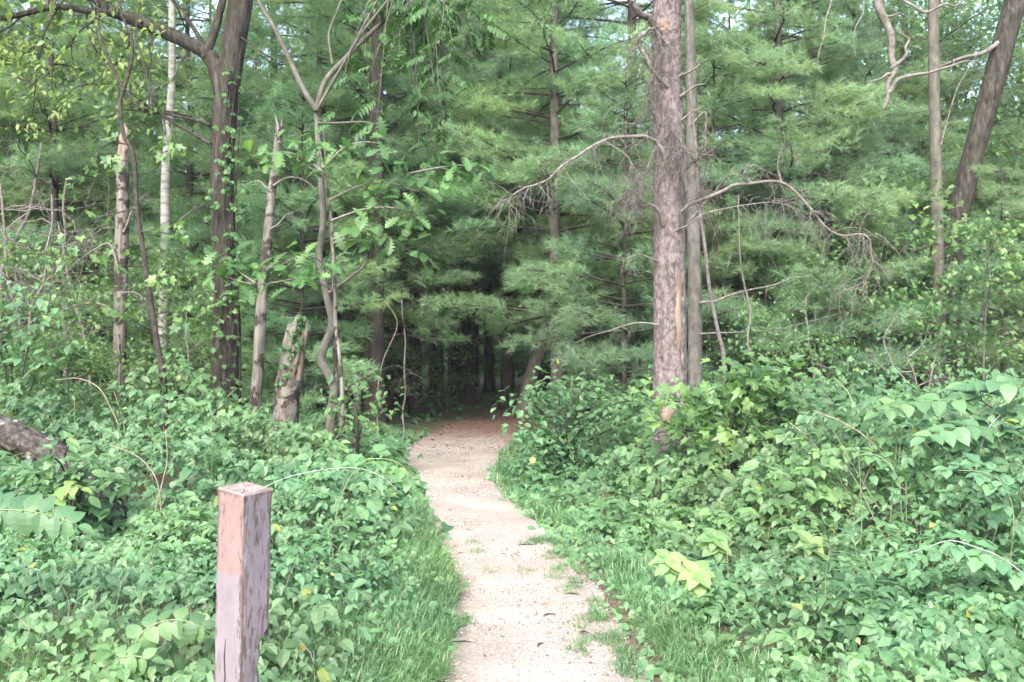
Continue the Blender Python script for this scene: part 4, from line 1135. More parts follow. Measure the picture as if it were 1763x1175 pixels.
# --- dead twiggy trees at far left
rs = np.random.RandomState(71)
for k, (px_, d_, lean, h, r, lab) in enumerate([
        (65, 15.6, -.5, 4.6, .045, 'bare dead sapling with forked grey branches near the left edge'), (110, 16.5, .2, 4.2, .05, 'dead dark stem with crooked twigs between left edge and broken snag'),
        (20, 14.6, .6, 3.8, .04, 'leaning dead stem tangled with twigs at the left edge'), (160, 15.0, -.3, 3.4, .035, 'thin dead stem with fine twigs just left of the broken snag'),
        (-30, 16.5, .7, 5.0, .06, 'dead tree reaching in from beyond the left edge'), (318, 14.0, .25, 2.3, .02, 'small crooked dead sapling between birch and forked tree'),
        (200, 12.8, -.1, 1.7, .04, 'bare stub-like stem in front of the broken snag'),
        (690, 15.8, .35, 2.6, .016, 'thin bare sapling bending over the left bank of the path'), (1300, 13.6, -.1, 3.6, .022, 'thin bare pole right of the thin leaning stem'),
        (1395, 15.4, 0, 2.4, .035, 'pale twin pole low in the shade, left of two'), (1405, 15.5, .03, 2.5, .042, 'pale twin pole low in the shade, right of two'), (1470, 17.5, 0, 3.6, .03, 'thin straight pole in shade behind the maple sapling')]):
    g0 = ground_at(px_, d_); T = thing('dead_sapling', lab, 'tree', g0)
    pts = [np.array([0, 0, -.05])]; dd = unit([lean * .25, 0, 1])
    for i in range(9): pts.append(pts[-1] + unit(dd + rs.randn(3) * [.12, .12, .02]) * h / 9)
    pts = np.array(pts); mb = MB(); mb.tube(catmull(pts, 24), np.linspace(r, r * .3, 24), 8); link('trunk', mb.mesh('trunk', M['snag' if k in (6, 7, 9, 10) else 'twig']), T)
    if k in (6,): continue
    mb = MB()
    for i in range(3 if k > 6 else 17):
        j = rs.randint(2, 9); a_ = rs.uniform(0, 6.28)
        twigs(mb, pts[j], np.array([math.cos(a_), math.sin(a_), rs.uniform(-.2, .7)]), rs.uniform(.5, 1.6) * (.4 if k > 6 else 1), r * .25, 2 if k < 7 else 1, rs, .08, .25, (2, 5), 5)
    link('twigs', mb.mesh('twigs', M['twig']), T)

# --- tangle of dead branches on the right
D = 13.6; g0 = ground_at(1585, D)
T = thing('dead_bush', 'bare tangle of dead grey branches in front of the slim right trunk', 'bush', g0); rs = np.random.RandomState(73)
for pxs, r in [([(1600, 740), (1585, 690), (1572, 640), (1560, 600)], .022), ([(1585, 690), (1555, 655), (1530, 615), (1524, 580), (1540, 545)], .016), ([(1585, 690), (1605, 640), (1618, 590)], .014),
               ([(1572, 640), (1545, 640), (1520, 632), (1500, 600)], .012), ([(1580, 665), (1620, 650), (1660, 655)], .010), ([(1565, 615), (1590, 590), (1600, 560)], .010)]:
    dead_branch(T, pxs, D, r, rs, 'twig', 8, .3, 'branch', .1)

# --- bent old trunk at the left edge, rooted in the plants
D = 8.9; g0 = ground_at(186, D)
T = thing('bent_trunk', 'old bent trunk patched with lichen leaning out of the left edge', 'tree', g0)
pts = np.vstack([g0 + [.05, 0, -.15], trace([(182, 905), (172, 868), (150, 835), (112, 800), (60, 770), (0, 742), (-90, 700), (-220, 640)], D)])
ltrunk(T, pts, [.30, .235, .185, .145, .12, .125, .13, .125, .12, .10], 110, 40, 'lichen', plated(13, 12, 34, .16))

# ------------------------------------------------------------------ wooden post
def post_mat():
    m, nt, N, L, b = new_mat('flaking_post_paint')
    tc = N.new('ShaderNodeTexCoord')
    sn = N.new('ShaderNodeSeparateXYZ'); L.new(tc.outputs['Normal'], sn.inputs[0])
    so = N.new('ShaderNodeSeparateXYZ'); L.new(tc.outputs['Object'], so.inputs[0])

    def noise(sc, det, rough=.6, dist=0.0):
        mp = N.new('ShaderNodeMapping'); mp.inputs['Scale'].default_value = sc; L.new(tc.outputs['Object'], mp.inputs[0])
        n_ = N.new('ShaderNodeTexNoise'); n_.inputs['Scale'].default_value = 1; n_.inputs['Detail'].default_value = det; n_.inputs['Roughness'].default_value = rough
        n_.inputs['Distortion'].default_value = dist
        L.new(mp.outputs[0], n_.inputs[0]); return n_.outputs[0]

    def math_(op, a, b_):
        x_ = N.new('ShaderNodeMath'); x_.operation = op
        for k, s_ in enumerate((a, b_)):
            if isinstance(s_, (int, float)): x_.inputs[k].default_value = s_
            else: L.new(s_, x_.inputs[k])
        return x_.outputs[0]

    def mix(fac, a, b_):
        x_ = N.new('ShaderNodeMix'); x_.data_type = 'RGBA'
        for s_, k in ((fac, 0), (a, 6), (b_, 7)):
            if isinstance(s_, tuple): x_.inputs[k].default_value = (*s_, 1)
            elif isinstance(s_, (int, float)): x_.inputs[k].default_value = s_
            else: L.new(s_, x_.inputs[k])
        return x_.outputs[2]
    grain = noise((90, 90, 5), 6, .7); flake = noise((70, 70, 14), 8, .72, .2); big = noise((11, 11, 4), 4); fine = noise((160, 160, 30), 4)
    wood = ramp(N, [(.3, (0.043, 0.030, 0.028)), (.55, (0.118, 0.087, 0.081)), (.75, (0.205, 0.162, 0.155))]); L.new(grain, wood.inputs[0])
    lil = ramp(N, [(.3, (.125, .105, .124)), (.6, (.180, .157, .180)), (.8, (.215, .195, .215))]); L.new(big, lil.inputs[0])
    pink = ramp(N, [(.3, (.150, .094, .090)), (.6, (.195, .125, .120)), (.8, (.22, .158, .152))]); L.new(big, pink.inputs[0])
    left = math_('GREATER_THAN', math_('MULTIPLY', sn.outputs['Y'], -1), .5)
    edge = math_('ADD', so.outputs['Z'], math_('ADD', math_('MULTIPLY', fine, .03), math_('MULTIPLY', grain, .035)))
    isp = math_('MULTIPLY', left, math_('GREATER_THAN', edge, .79))
    paint = mix(isp, lil.outputs[0], pink.outputs[0])
    paint = mix(math_('MULTIPLY', fine, .2), paint, (.30, .27, .29))
    # flaked paint: more on the right face, and towards edges
    th = math_('SUBTRACT', .567, math_('MULTIPLY', math_('SUBTRACT', 1, left), .035))
    fl = math_('GREATER_THAN', math_('ADD', math_('MULTIPLY', flake, .72), math_('MULTIPLY', big, .28)), th)
    ax_ = math_('ABSOLUTE', so.outputs['X'], 0); ay_ = math_('ABSOLUTE', so.outputs['Y'], 0)
    ne = math_('MULTIPLY', math_('SUBTRACT', math_('MINIMUM', ax_, ay_), .046), 4.2)     # paint worn off near the corners
    clump = noise((6, 6, 2.2), 3)
    fsum = math_('ADD', math_('ADD', math_('MULTIPLY', flake, .62), math_('MULTIPLY', clump, .38)), math_('MULTIPLY', math_('MAXIMUM', ne, 0), 1))
    streak = math_('LESS_THAN', grain, .39)
    fl = math_('MAXIMUM', math_('GREATER_THAN', fsum, th), math_('MULTIPLY', streak, math_('GREATER_THAN', clump, .40)))
    top = math_('GREATER_THAN', sn.outputs['Z'], .5)
    cap = math_('GREATER_THAN', math_('ADD', so.outputs['Z'], math_('MULTIPLY', flake, .08)), 1.085)
    bare = math_('MAXIMUM', fl, math_('MAXIMUM', top, cap))
    tw = ramp(N, [(.3, (0.081, 0.060, 0.053)), (.55, (0.186, 0.150, 0.136)), (.75, (0.273, 0.234, 0.223))]); L.new(noise((60, 9, 20), 6, .7), tw.inputs[0])
    wd = mix(top, wood.outputs[0], tw.outputs[0])
    col = mix(bare, paint, wd)
    L.new(col, b.inputs['Base Color']); b.inputs['Roughness'].default_value = .75
    h = math_('SUBTRACT', math_('MULTIPLY', grain, .5), math_('MULTIPLY', bare, .5))
    bp = N.new('ShaderNodeBump'); bp.inputs['Strength'].default_value = .7; bp.inputs['Distance'].default_value = .004
    L.new(h, bp.inputs['Height']); L.new(bp.outputs[0], b.inputs['Normal'])
    return m


PD = 3.80; pc = P(427, 840, PD); tilt = math.radians(1.8)
T = thing('wooden_post', 'square weathered wooden post with flaking lilac and pink paint in the left foreground', 'post', (pc[0] - math.sin(tilt) * 1.06, PD, 0.0))
T.rotation_euler = (0, tilt, math.radians(-33)); T.rotation_mode = 'XYZ'
rs = np.random.RandomState(81)
h = .0705; ns = 9; side_t = np.linspace(-1, 1, ns)[:-1]
ring = np.concatenate([np.stack([side_t, -np.ones(ns - 1)], 1), np.stack([np.ones(ns - 1), side_t], 1), np.stack([-side_t, np.ones(ns - 1)], 1), np.stack([-np.ones(ns - 1), -side_t], 1)]) * h
corner = (np.abs(np.abs(ring[:, 0]) - h) < 1e-6) & (np.abs(np.abs(ring[:, 1]) - h) < 1e-6)
nr = 90; zs = np.linspace(-.25, 1.0, nr); V = []
for z_ in zs:
    rr = ring * (1 + .006 * nz2(ring[:, 0] * 40 + 3, z_ * 5 + ring[:, 1] * 40)[:, None])
    rr[corner] *= .965 - .02 * rs.rand(corner.sum(), 1)
    u = rr[:, 0] + rr[:, 1]                               # towards the right-hand corner
    lim = 2 * h * (.99 if z_ > .50 else .60 + .05 * math.sin(z_ * 60)) if z_ > -.3 else 9
    if .49 < z_ < .56: lim = 2 * h * (.60 + .39 * (z_ - .49) / .07) + .006 * rs.rand()
    over = np.maximum(u - lim, 0); rr = rr - np.stack([over, over], 1) / 2
    V.append(np.column_stack([rr, np.full(len(rr), z_)]))
# sloping worn top
tz = lambda a: 1.062 + .10 * (-a[:, 0]) + .05 * a[:, 1]
top1 = ring * .985; V.append(np.column_stack([top1, tz(top1) - .004])); top2 = ring * .93; V.append(np.column_stack([top2, tz(top2) + .002]))
top3 = ring * .45; V.append(np.column_stack([top3, tz(top3) + .003 * rs.randn(len(ring))]))
m_ = len(ring); V.append(np.array([[0, 0, 1.064]])); Vv = np.concatenate(V); mb = MB()
i = np.arange(nr + 2)[:, None] * m_; j = np.arange(m_)[None]
mb.add(Vv, [np.stack([i + j, i + (j + 1) % m_, i + m_ + (j + 1) % m_, i + m_ + j], -1).reshape(-1, 4),
            np.stack([(nr + 2) * m_ + np.arange(m_), (nr + 2) * m_ + (np.arange(m_) + 1) % m_, np.full(m_, (nr + 3) * m_)], -1)])
link('shaft', mb.mesh('shaft', post_mat(), False), T)
# pale knot and splintered edge, one drying crack
mb = MB(); a_ = np.linspace(0, 6.28, 15)[:-1]; rr = .0115 * (.6 + .8 * rs.rand(14))
mb.add(np.vstack([np.stack([np.full(14, h + .0015), -.028 + rr * np.cos(a_), .478 + rr * 1.2 * np.sin(a_)], 1), [[h + .0035, -.028, .478]]]), [np.stack([np.arange(14), (np.arange(14) + 1) % 14, np.full(14, 14)], 1)])
link('knot', mb.mesh('knot', plain_mat('pale_knot', (.21, .195, .185), .9), False), T)
for y_, z_, L_ in ((.058, .52, .07), (.066, .505, .05), (.05, .53, .045), (.0665, .78, .05)):
    mb = MB(); mb.tube(np.array([[h - .012, y_, z_ + L_], [h - .006, y_ + .002, z_], [h - .002, y_ + .004, z_ - L_ * .5]]), [.004, .005, .001], 5); link('splinter', mb.mesh('splinter', M['snag']), T)
mb = MB(); mb.tube(np.array([[-.008, -h - .0005, .52], [-.012, -h - .001, .45], [-.006, -h - .001, .38], [-.014, -h - .0005, .30], [-.012, -h, .2]]), [.001, .0035, .003, .004, .001], 5)
link('crack', mb.mesh('crack', plain_mat('dark_crack', (.03, .026, .024), .9)), T)


# ------------------------------------------------------------------ undergrowth heights
def veg_h(x, y):
    dl = XL(y) - x; dr = x - XR(y)
    n1 = nz2(x, y, 1.1); n2 = nz2(x + 31, y - 7, 2.7)
    hl = .06 + .16 * sstep(0, .9, dl) + sstep(5.5, 9.5, y) * .16 * sstep(.1, .8, dl) + sstep(8.6, 12.5, y) * (.10 + .48 * sstep(.5, 3.0, dl))
    hr = .06 + .20 * sstep(.25, 1.2, dr) + .62 * sstep(.7, 2.6, dr) * sstep(5.0, 8.5, y)
    hh = np.where(dl > dr, hl, hr) * (1 + .36 * n1 + .2 * n2)
    hole = np.exp(-(((x - (186 - CX) / F * y) / .34) ** 2 + ((y - 8.0) / .95) ** 2))
    hole = np.maximum(hole, .8 * np.exp(-(((x - 2.25) / .42) ** 2 + ((y - 5.75) / .35) ** 2)))
    return np.maximum(hh * (1 - .72 * sstep(14.5, 19, y)) * (1 - .9 * hole), .05)


def leaf_cloud(name, label, n, side, rs, temps, mat, size, ymin, ymax, lo=.75, ppow=1.6, cat='undergrowth', edge=.04, dens=None):
    y = ymin + (ymax - ymin) * rs.rand(n); px_ = rs.uniform(-260, 2020, n); x = (px_ - CX) / F * y
    o_ = off_path(x, y); left = (XL(y) - x) > (x - XR(y))
    keep = (o_ > edge + .06 * rs.randn(n)) & (left if side == 'left' else ~left)
    if dens is not None: keep &= rs.rand(n) < dens(x, y)
    keep &= np.hypot(x - T_POST[0], y - T_POST[1]) > .16
    x, y = x[keep], y[keep]; n = len(x); hh = veg_h(x, y)
    z = gz(x, y) + hh * (1 - lo * rs.rand(n) ** ppow)
    up = unit(np.array([0, -.55, 1.0]) + rs.randn(n, 3) * .24); a_ = rs.rand(n) * 6.28
    fwd = unit(np.stack([np.cos(a_), .8 * np.sin(a_) - .55, -.38 + .2 * rs.randn(n)], 1))
    v, f = expand_multi(temps, frames(fwd, up), np.stack([x, y, z], 1), size * np.clip(np.exp(rs.randn(n) * .33), .45, 1.9), rs)
    o = link(name, make_mesh(name, v, [f], mat, None, False)); tag(o, label, cat, None, 'stuff')
    return o


T_POST = (float(T.location[0]), float(T.location[1]))
rs = np.random.RandomState(91)
patch = lambda x, y: np.clip(.62 + .55 * nz2(x - 11, y + 5, 1.6), .12, 1)
patch2 = lambda x, y: np.clip(.85 + .5 * nz2(x + 3, y - 9, 2.3), .25, 1)
MIXED = TRI_MID[:6] + TRI_MID[:6] + MAPLE + OVATE
leaf_cloud('bramble_undergrowth', 'dense bramble leaves covering the ground left of the path', 27000, 'left', rs, MIXED, M['bramble'], .122, 8.0, 17.5, dens=patch2)
patch2 = lambda x, y: np.clip(.85 + .5 * nz2(x + 3, y - 9, 2.3), .25, 1)
MIXED = TRI_MID[:6] + TRI_MID[:6] + MAPLE + OVATE
leaf_cloud('bramble_undergrowth', 'dense bramble leaves covering the ground right of the path', 27000, 'right', rs, MIXED, M['bramble'], .122, 7.5, 17.5, dens=patch2)
vl = lambda x, y: patch(x, y) * (.15 + .85 * sstep(.3, .9, off_path(x, y))) * (.45 + .55 * sstep(5.2, 7.2, y))
leaf_cloud('low_leaves', 'low trailing leaves in the near foreground left of the path', 11000, 'left', rs, TRI_MID, M['bramble'], .11, 3.6, 8.2, .85, 1.2, dens=vl)
leaf_cloud('low_leaves', 'low trailing leaves in the near foreground right of the path', 13000, 'right', rs, TRI_MID, M['bramble'], .12, 3.6, 7.8, .85, 1.2, dens=vl)
leaf_cloud('small_weeds', 'tiny pale weeds near the post', 15000, 'left', rs, OVATE_LO + [BROAD[0]], M['bramble2'], .05, 3.4, 9.0, .95, .9)
leaf_cloud('small_weeds', 'tiny pale weeds along the right side of the path', 17000, 'right', rs, OVATE_LO + [BROAD[0]], M['bramble2'], .05, 3.4, 9.5, .95, .9)
leaf_cloud('shade_plants', 'dim low plants in the shade left of the far path', 3800, 'left', rs, TRI_LO + OVATE_LO, M['bramble'], .2, 16.5, 32, .9, 1.0)
leaf_cloud('shade_plants', 'dim low plants in the shade right of the far path', 4200, 'right', rs, TRI_LO + OVATE_LO, M['bramble'], .2, 16.5, 32, .9, 1.0)


# ------------------------------------------------------------------ grass along the path
def grass(name, label, n, xs, ys, L, rs, lean=(0, 0), w=.0035):
    """curved blades at xs, ys"""
    n = len(xs); a_ = rs.rand(n) * 6.28; ln = L * (.3 + 1.0 * rs.rand(n) ** 1.4); bend = .5 + 1.25 * rs.rand(n)
    d = np.stack([np.cos(a_) + lean[0], np.sin(a_) + lean[1], np.zeros(n)], 1); sd_ = np.stack([-np.sin(a_), np.cos(a_), np.zeros(n)], 1)
    base = np.stack([xs, ys, np.where(off_path(xs, ys) < 0, .01, gz(xs, ys)) - .005], 1); up = np.array([0, 0, 1.0])
    ww = w * (.7 + .6 * rs.rand(n)); pts = []
    for t, k in ((0, 1), (.4, .95), (.75, .65)):
        c = base + up * (ln * (t - .42 * bend * t * t))[:, None] + d * (ln * bend * .62 * t * t)[:, None]
        pts += [c - sd_ * (ww * k)[:, None], c + sd_ * (ww * k)[:, None]]
    pts.append(base + up * (ln * (1 - .42 * bend))[:, None] + d * (ln * bend * .62)[:, None])
    v = np.stack(pts, 1).reshape(-1, 3); o_ = (np.arange(n) * 7)[:, None, None]
    f = np.array([(0, 1, 3), (0, 3, 2), (2, 3, 5), (2, 5, 4), (4, 5, 6)])[None] + o_
    o = link(name, make_mesh(name, v, [f.reshape(-1, 3)], M['grass'], None, False)); tag(o, label, 'grass', None, 'stuff')


rs = np.random.RandomState(95)
n = 25000; y = 3.4 + 7.0 * rs.rand(n) ** 1.15; k = np.abs(rs.randn(n)) * (.62 - .04 * y); x = XL(y) - .05 - k + .05 * nz2(y, y * 0, 4.0); kp = nz2(x * 1.5, y, 3.0) > -.75; x = x[kp]; y = y[kp]
grass('grass', 'long soft grass spilling over the left edge of the path', n, x, y, .16, rs, (.3, -.5), .0024)
n = 17000; y = 3.3 + 4.4 * rs.rand(n); x = XL(y) - .3 - 3.2 * rs.rand(n); kp = nz2(x, y, 1.3) > -.35
grass('grass', 'thin grass among the weeds around the wooden post', n, x[kp], y[kp], .17, rs, (0, -.3), .0024)
n = 20000; y = 3.3 + 6.5 * rs.rand(n) ** 1.2; x = XR(y) + .15 + np.abs(rs.randn(n)) * (.75 - .06 * y); kp = nz2(x + 5, y, 2.6) > -.5
grass('grass', 'short patchy grass along the right edge of the path', n, x[kp], y[kp], .15, rs, (-.1, -.3), .0024)
n = 5200; c = rs.rand(60, 2); cy_ = 3.6 + 4.6 * c[:, 0] ** 1.2; cx_ = np.where(rs.rand(60) < .72, XR(cy_) - .26 * c[:, 1] ** 1.5, XL(cy_) + .9 * c[:, 1])
kk = rs.randint(0, 60, n); grass('grass', 'small grass tufts growing on the gravel itself', n, cx_[kk] + rs.randn(n) * .035, cy_[kk] + rs.randn(n) * .05, .085, rs, w=.0022)
n = 3500; y = 9 + 9 * rs.rand(n); sd_ = rs.rand(n) < .5; x = np.where(sd_, XL(y) - .25 * np.abs(rs.randn(n)), XR(y) + .25 * np.abs(rs.randn(n)))
grass('grass', 'short grass fringe along the far path edges', n, x, y, .16, rs, w=.006)


# ------------------------------------------------------------------ single bramble plants, each with its leaves
def bramble_proto(rs, k):
    n = 9; t = np.linspace(0, 1, n); bend = rs.uniform(.35, .8); a_ = rs.uniform(-.3, .3)
    pts = np.stack([bend * t ** 2.2, a_ * t * t, 1.05 * t - .28 * bend * t ** 4], 1) + np.cumsum(rs.randn(n, 3) * .012, 0) * t[:, None]
    mb = MB(); mb.tube(pts, np.linspace(.009, .004, n), 5)
    lv = []
    for j in range(8):
        u = .25 + .75 * j / 7; p = np.array([np.interp(u, t, pts[:, i_]) for i_ in range(3)])
        az = j * 2.4 + rs.uniform(-.5, .5); fw = unit([math.cos(az), math.sin(az), rs.uniform(-.15, .45)]); up = unit(np.array([0, 0, 1.0]) + rs.randn(3) * .2)
        lv.append((p, frames(fw[None], up[None])[0], rs.uniform(.75, 1.2) * (1.1 - .35 * max(0, u - .8) / .2)))
    lv.append((pts[-1], frames(unit([.8, .1, -.1])[None], np.array([[0, 0, 1.0]]))[0], .6))
    return mb, lv


rs = np.random.RandomState(99)
PROTO = []
for k in range(6):
    mb, lv = bramble_proto(rs, k); PROTO.append((mb.mesh('bramble_stem', M['stem' if k % 3 else 'drycane']), lv))


def bramble(x, y, hgt, label, group, rs, leaf=.19, meshes=ME_TRI, name='bramble_plant'):
    o = thing(name, label, 'plant', (x, y, float(gz(x, y)) - .01), group, rs.uniform(0, 6.28)); o.scale = (hgt, hgt, hgt)
    st, lv = PROTO[rs.randint(len(PROTO))]; link('stem', st, o)
    for p, R_, s_ in lv:
        link('leaf', meshes[rs.randint(len(meshes))], o, mat=mat4(R_, p, s_ * leaf / hgt))
    return o


def spread(n, side, ymin, ymax, rs, mind=.22, omin=.25, pxr=(-60, 1830)):
    out = []; tr = 0
    while len(out) < n and tr < 20000:
        tr += 1; y = ymin + (ymax - ymin) * rs.rand() ** 1.1; x = (rs.uniform(*pxr) - CX) / F * y
        if off_path(x, y) < omin or ((XL(y) - x > x - XR(y)) != (side == 'left')): continue
        if np.hypot(x - T_POST[0], y - T_POST[1]) < .35 or (abs(x - (186 - CX) / F * y) < .3 and y < 9.2): continue
        if any((x - a) ** 2 + (y - b) ** 2 < mind ** 2 for a, b in out): continue
        out.append((x, y))
    return out


def zone(x, y):
    px_ = CX + x / y * F; o_ = float(off_path(x, y))
    if o_ < .55: return 'hugging the path edge'
    if x < 0: return 'below the bent trunk' if px_ < 250 else 'around the post' if px_ < 520 else 'between the post and the path'
    return 'below the big plated pine' if px_ < 1230 else 'around the pale palmate plants' if px_ < 1420 else 'around the tall narrow-leaved plants' if px_ < 1580 else 'below the feathered sapling at right'


for side in ('left', 'right'):
    for x, y in spread(62 if side == 'right' else 46, side, 5.0 if side == 'right' else 5.9, 7.7, rs, .2, .55):
        bramble(x, y, max(.2, float(veg_h(x, y)) * rs.uniform(.85, 1.2)), f'low three-leaved bramble {side} of the path {zone(x, y)}', f'near brambles {side} of the path {zone(x, y)}', rs, .125 * rs.uniform(.65, 1.35))
    for x, y in spread(85, side, 7.6, 13.0, rs, .3):
        bramble(x, y, max(.3, float(veg_h(x, y)) * rs.uniform(.95, 1.2)), f'taller bramble in the back thicket {side} of the path {zone(x, y)}', f'thicket brambles {side} of the path {zone(x, y)}', rs, .165 * rs.uniform(.6, 1.3))


for k, (px_, d_, h_) in enumerate([(105, 8.35, .80), (128, 8.4, .72), (85, 8.3, .74), (148, 8.45, .6), (60, 8.2, .6)]):
    bramble((px_ - CX) / F * d_, d_, h_, 'bramble growing against the front of the lichen-patched bent trunk', 'brambles in front of the bent trunk', rs, .17)
# dry stalks standing among the green
rs = np.random.RandomState(101); mb = MB()
for k in range(260):
    y = rs.uniform(4.6, 13); x = (rs.uniform(-40, 1810) - CX) / F * y
    if off_path(x, y) < .2: continue
    h_ = float(veg_h(x, y)) * rs.uniform(.8, 1.35); a_ = rs.uniform(0, 6.28); tl = rs.uniform(.1, .7)
    p0 = np.array([x, y, float(gz(x, y))]); e = p0 + np.array([math.cos(a_) * tl * h_, math.sin(a_) * tl * h_, h_])
    mb.tube(catmull([p0, (p0 + e) / 2 + rs.randn(3) * .03, e], 6), np.linspace(.003, .0012, 6) * rs.uniform(.7, 1.3), 4)
o = link('dry_stalks', mb.mesh('dry_stalks', M['drycane'])); tag(o, 'thin dry stalks standing among the green undergrowth', 'dry stalks', None, 'stuff')


# ------------------------------------------------------------------ plants one can point at
def stem_path(parent, pts, r, mat, name='stem', n=22, sides=6):
    b = np.array(parent.location); c = catmull(pts, n); mb = MB(); mb.tube(c - b, np.linspace(r, r * .45, n), sides)
    link(name, mb.mesh(name, M[mat]), parent); return c


def leafy(parent, c, t0, t1, n, meshes, size, rs, droop=-.3, pair=True, up=(0, -.3, 1), ang=1.2):
    """leaves alternating along the stem curve c"""
    b = np.array(parent.location); m = len(c)
    for k in range(n):
        t = t0 + (t1 - t0) * (k + .5) / n; i_ = min(int(t * (m - 1)), m - 2); p = c[i_] + (c[i_ + 1] - c[i_]) * (t * (m - 1) - i_)
        tg = unit(c[i_ + 1] - c[i_]); sd_ = unit(np.cross(tg, np.array(up, float)))
        for sg in ((1, -1) if pair else ((1,) if k % 2 else (-1,))):
            fw = unit(tg * math.cos(ang) + sd_ * sg * math.sin(ang) + np.array([0, 0, droop]) + rs.randn(3) * .12)
            R_ = frames(fw[None], unit(np.array(up, float) + rs.randn(3) * .15)[None])[0]
            link('leaf', meshes[rs.randint(len(meshes))], parent, mat=mat4(R_, p - b, size * (1 - .35 * abs(2 * t - 1) ** 2) * rs.uniform(.88, 1.1)))
    tg = unit(c[-1] - c[-2]); R_ = frames(tg[None], np.array([[0, -.3, 1.0]]))[0]
    link('leaf', meshes[0], parent, mat=mat4(R_, c[-1] - b, size * .75))


rs = np.random.RandomState(103)
# arching plants with paired oval leaves at left
def arching(px_root, d, pxs, n, size, label, meshes=ME_BROAD, r=.006, mat='stem', name='arching_plant', pair=True, ang=1.2, up=(0, -.3, 1), t0=.25):
    g0 = ground_at(px_root, d); o = thing(name, label, 'plant', g0)
    c = stem_path(o, np.vstack([g0, trace(pxs, d)]), r, mat)
    leafy(o, c, t0, .97, n, meshes, size, rs, -.25, pair, up, ang); return o
arching(-70, 5.3, [(-60, 930), (-30, 885), (20, 878), (80, 886), (135, 905)], 9, .135, 'arching plant with two rows of broad oval leaves at the left edge', up=(0, -.9, .5), ang=1.35)
arching(225, 4.7, [(230, 1120), (250, 1085), (290, 1068), (330, 1072), (362, 1090)], 6, .10, 'small arching plant with oval leaves left of the post foot', up=(0, -.8, .6))
arching(150, 4.6, [(180, 1150), (220, 1130), (262, 1135)], 4, .09, 'low plant with oval leaves at the bottom left of the picture', up=(0, -.8, .6))
arching(85, 7.6, [(95, 860), (110, 838), (140, 842)], 4, .12, 'pale yellow-green sprig below the lichen trunk', ME_PALE, .005, 'stem', 'pale_sprig')
# pale plants at right
for px_, py_, d_, lab in [(1232, 925, 6.9, 'pale yellow-green palmate plant right of the path'), (1395, 935, 6.7, 'second pale palmate plant, farther right of the path'), (1150, 960, 6.5, 'small pale palmate plant near the right path edge'), (1200, 985, 6.0, 'pale low sprig closest to the right path edge')]:
    g0 = ground_at(px_, d_); o = thing('pale_plant', lab, 'plant', g0); c = stem_path(o, np.vstack([g0, (g0 + P(px_, py_, d_)) / 2 + [.02, 0, 0], P(px_, py_, d_)]), .005, 'stem')
    for k in range(3):
        for j in range(6):
            az = j * 1.05 + k * .5; R_ = frames(unit([math.cos(az), .75 * math.sin(az) - .25, .55 * math.sin(az) - .1 + .12 * rs.randn()])[None], np.array([[0, -.6, .8]]))[0]
            link('leaf', ME_PALE[j % 3], o, mat=mat4(R_, c[-1 - 4 * k] - g0, (.13 if k < 2 else .10) * rs.uniform(.8, 1.1)))
# narrow-leaved upright plants
def forb(px_, py_, d_, n, size, label, lean=0.0, meshes=ME_LANCE, name='narrow_leaved_plant'):
    g0 = ground_at(px_ - lean, d_); o = thing(name, label, 'plant', g0)
    c = stem_path(o, np.vstack([g0, (g0 + P(px_, py_, d_)) / 2 + rs.randn(3) * .02, P(px_, py_, d_)]), .005, 'stem')
    b = np.array(o.location)
    for k in range(n):
        t = .2 + .8 * k / (n - 1); i_ = int(t * (len(c) - 1)); az = k * 2.4
        R_ = frames(unit([math.cos(az), math.sin(az), .25 + .5 * (t - .5)])[None], np.array([[0, 0, 1.0]]))[0]
        link('leaf', meshes[k % len(meshes)], o, mat=mat4(R_, c[i_] - b, size * (1.1 - .5 * t) * rs.uniform(.85, 1.15)))
    return o
for a in [(128, 690, 9.6, 15, .2, 'upright narrow-leaved plant above the lichen trunk'), (365, 712, 9.8, 15, .2, 'upright narrow-leaved plant in front of the forked tree'), (1468, 905, 5.6, 30, .24, 'tall bushy narrow-leaved plant in the right foreground'),
          (1430, 930, 5.4, 22, .2, 'narrow-leaved plant just left of the tall bushy one in the right foreground'), (1500, 960, 5.3, 20, .2, 'narrow-leaved plant just right of the tall bushy one in the right foreground'), (1340, 850, 7.4, 18, .17, 'slender narrow-leaved plant in the middle of the right thicket'),
          (1560, 830, 7.0, 16, .17, 'slender narrow-leaved plant left of the white canes'), (260, 760, 8.4, 14, .16, 'slender narrow-leaved plant right of the lichen trunk'), (560, 900, 6.6, 14, .14, 'slender narrow-leaved plant right of the post'),
          (1478, 770, 6.6, 10, .12, 'thin flowering stalk standing above the right thicket')]:
    forb(*a)
# white-bloomed raspberry canes at right
def cane(px_root, d, pxs, n, label, leaf=.20, r=.0055, mat='cane', t0=.3):
    g0 = ground_at(px_root, d); o = thing('raspberry_cane', label, 'plant', g0)
    c = stem_path(o, np.vstack([g0, trace(pxs, d)]), r, mat, 'cane', 30); leafy(o, c, t0, .97, n, ME_CANE, leaf, rs, .05, False); return o
cane(1850, 5.6, [(1810, 1040), (1766, 992), (1722, 960), (1692, 947), (1638, 931), (1592, 944), (1545, 958)], 11, 'white arching raspberry cane reaching in low from the right edge', .20)
cane(1668, 7.3, [(1675, 840), (1684, 795), (1692, 760), (1706, 732), (1722, 715)], 9, 'upright white raspberry cane near the right edge', .21)
cane(1555, 7.4, [(1550, 850), (1545, 825), (1532, 800), (1510, 785), (1490, 780)], 8, 'white raspberry cane bending left in the right thicket', .20)
cane(1730, 6.2, [(1745, 900), (1730, 840), (1700, 815), (1650, 810)], 8, 'leafy raspberry cane below the upright white cane', .2, .006, 'stem')
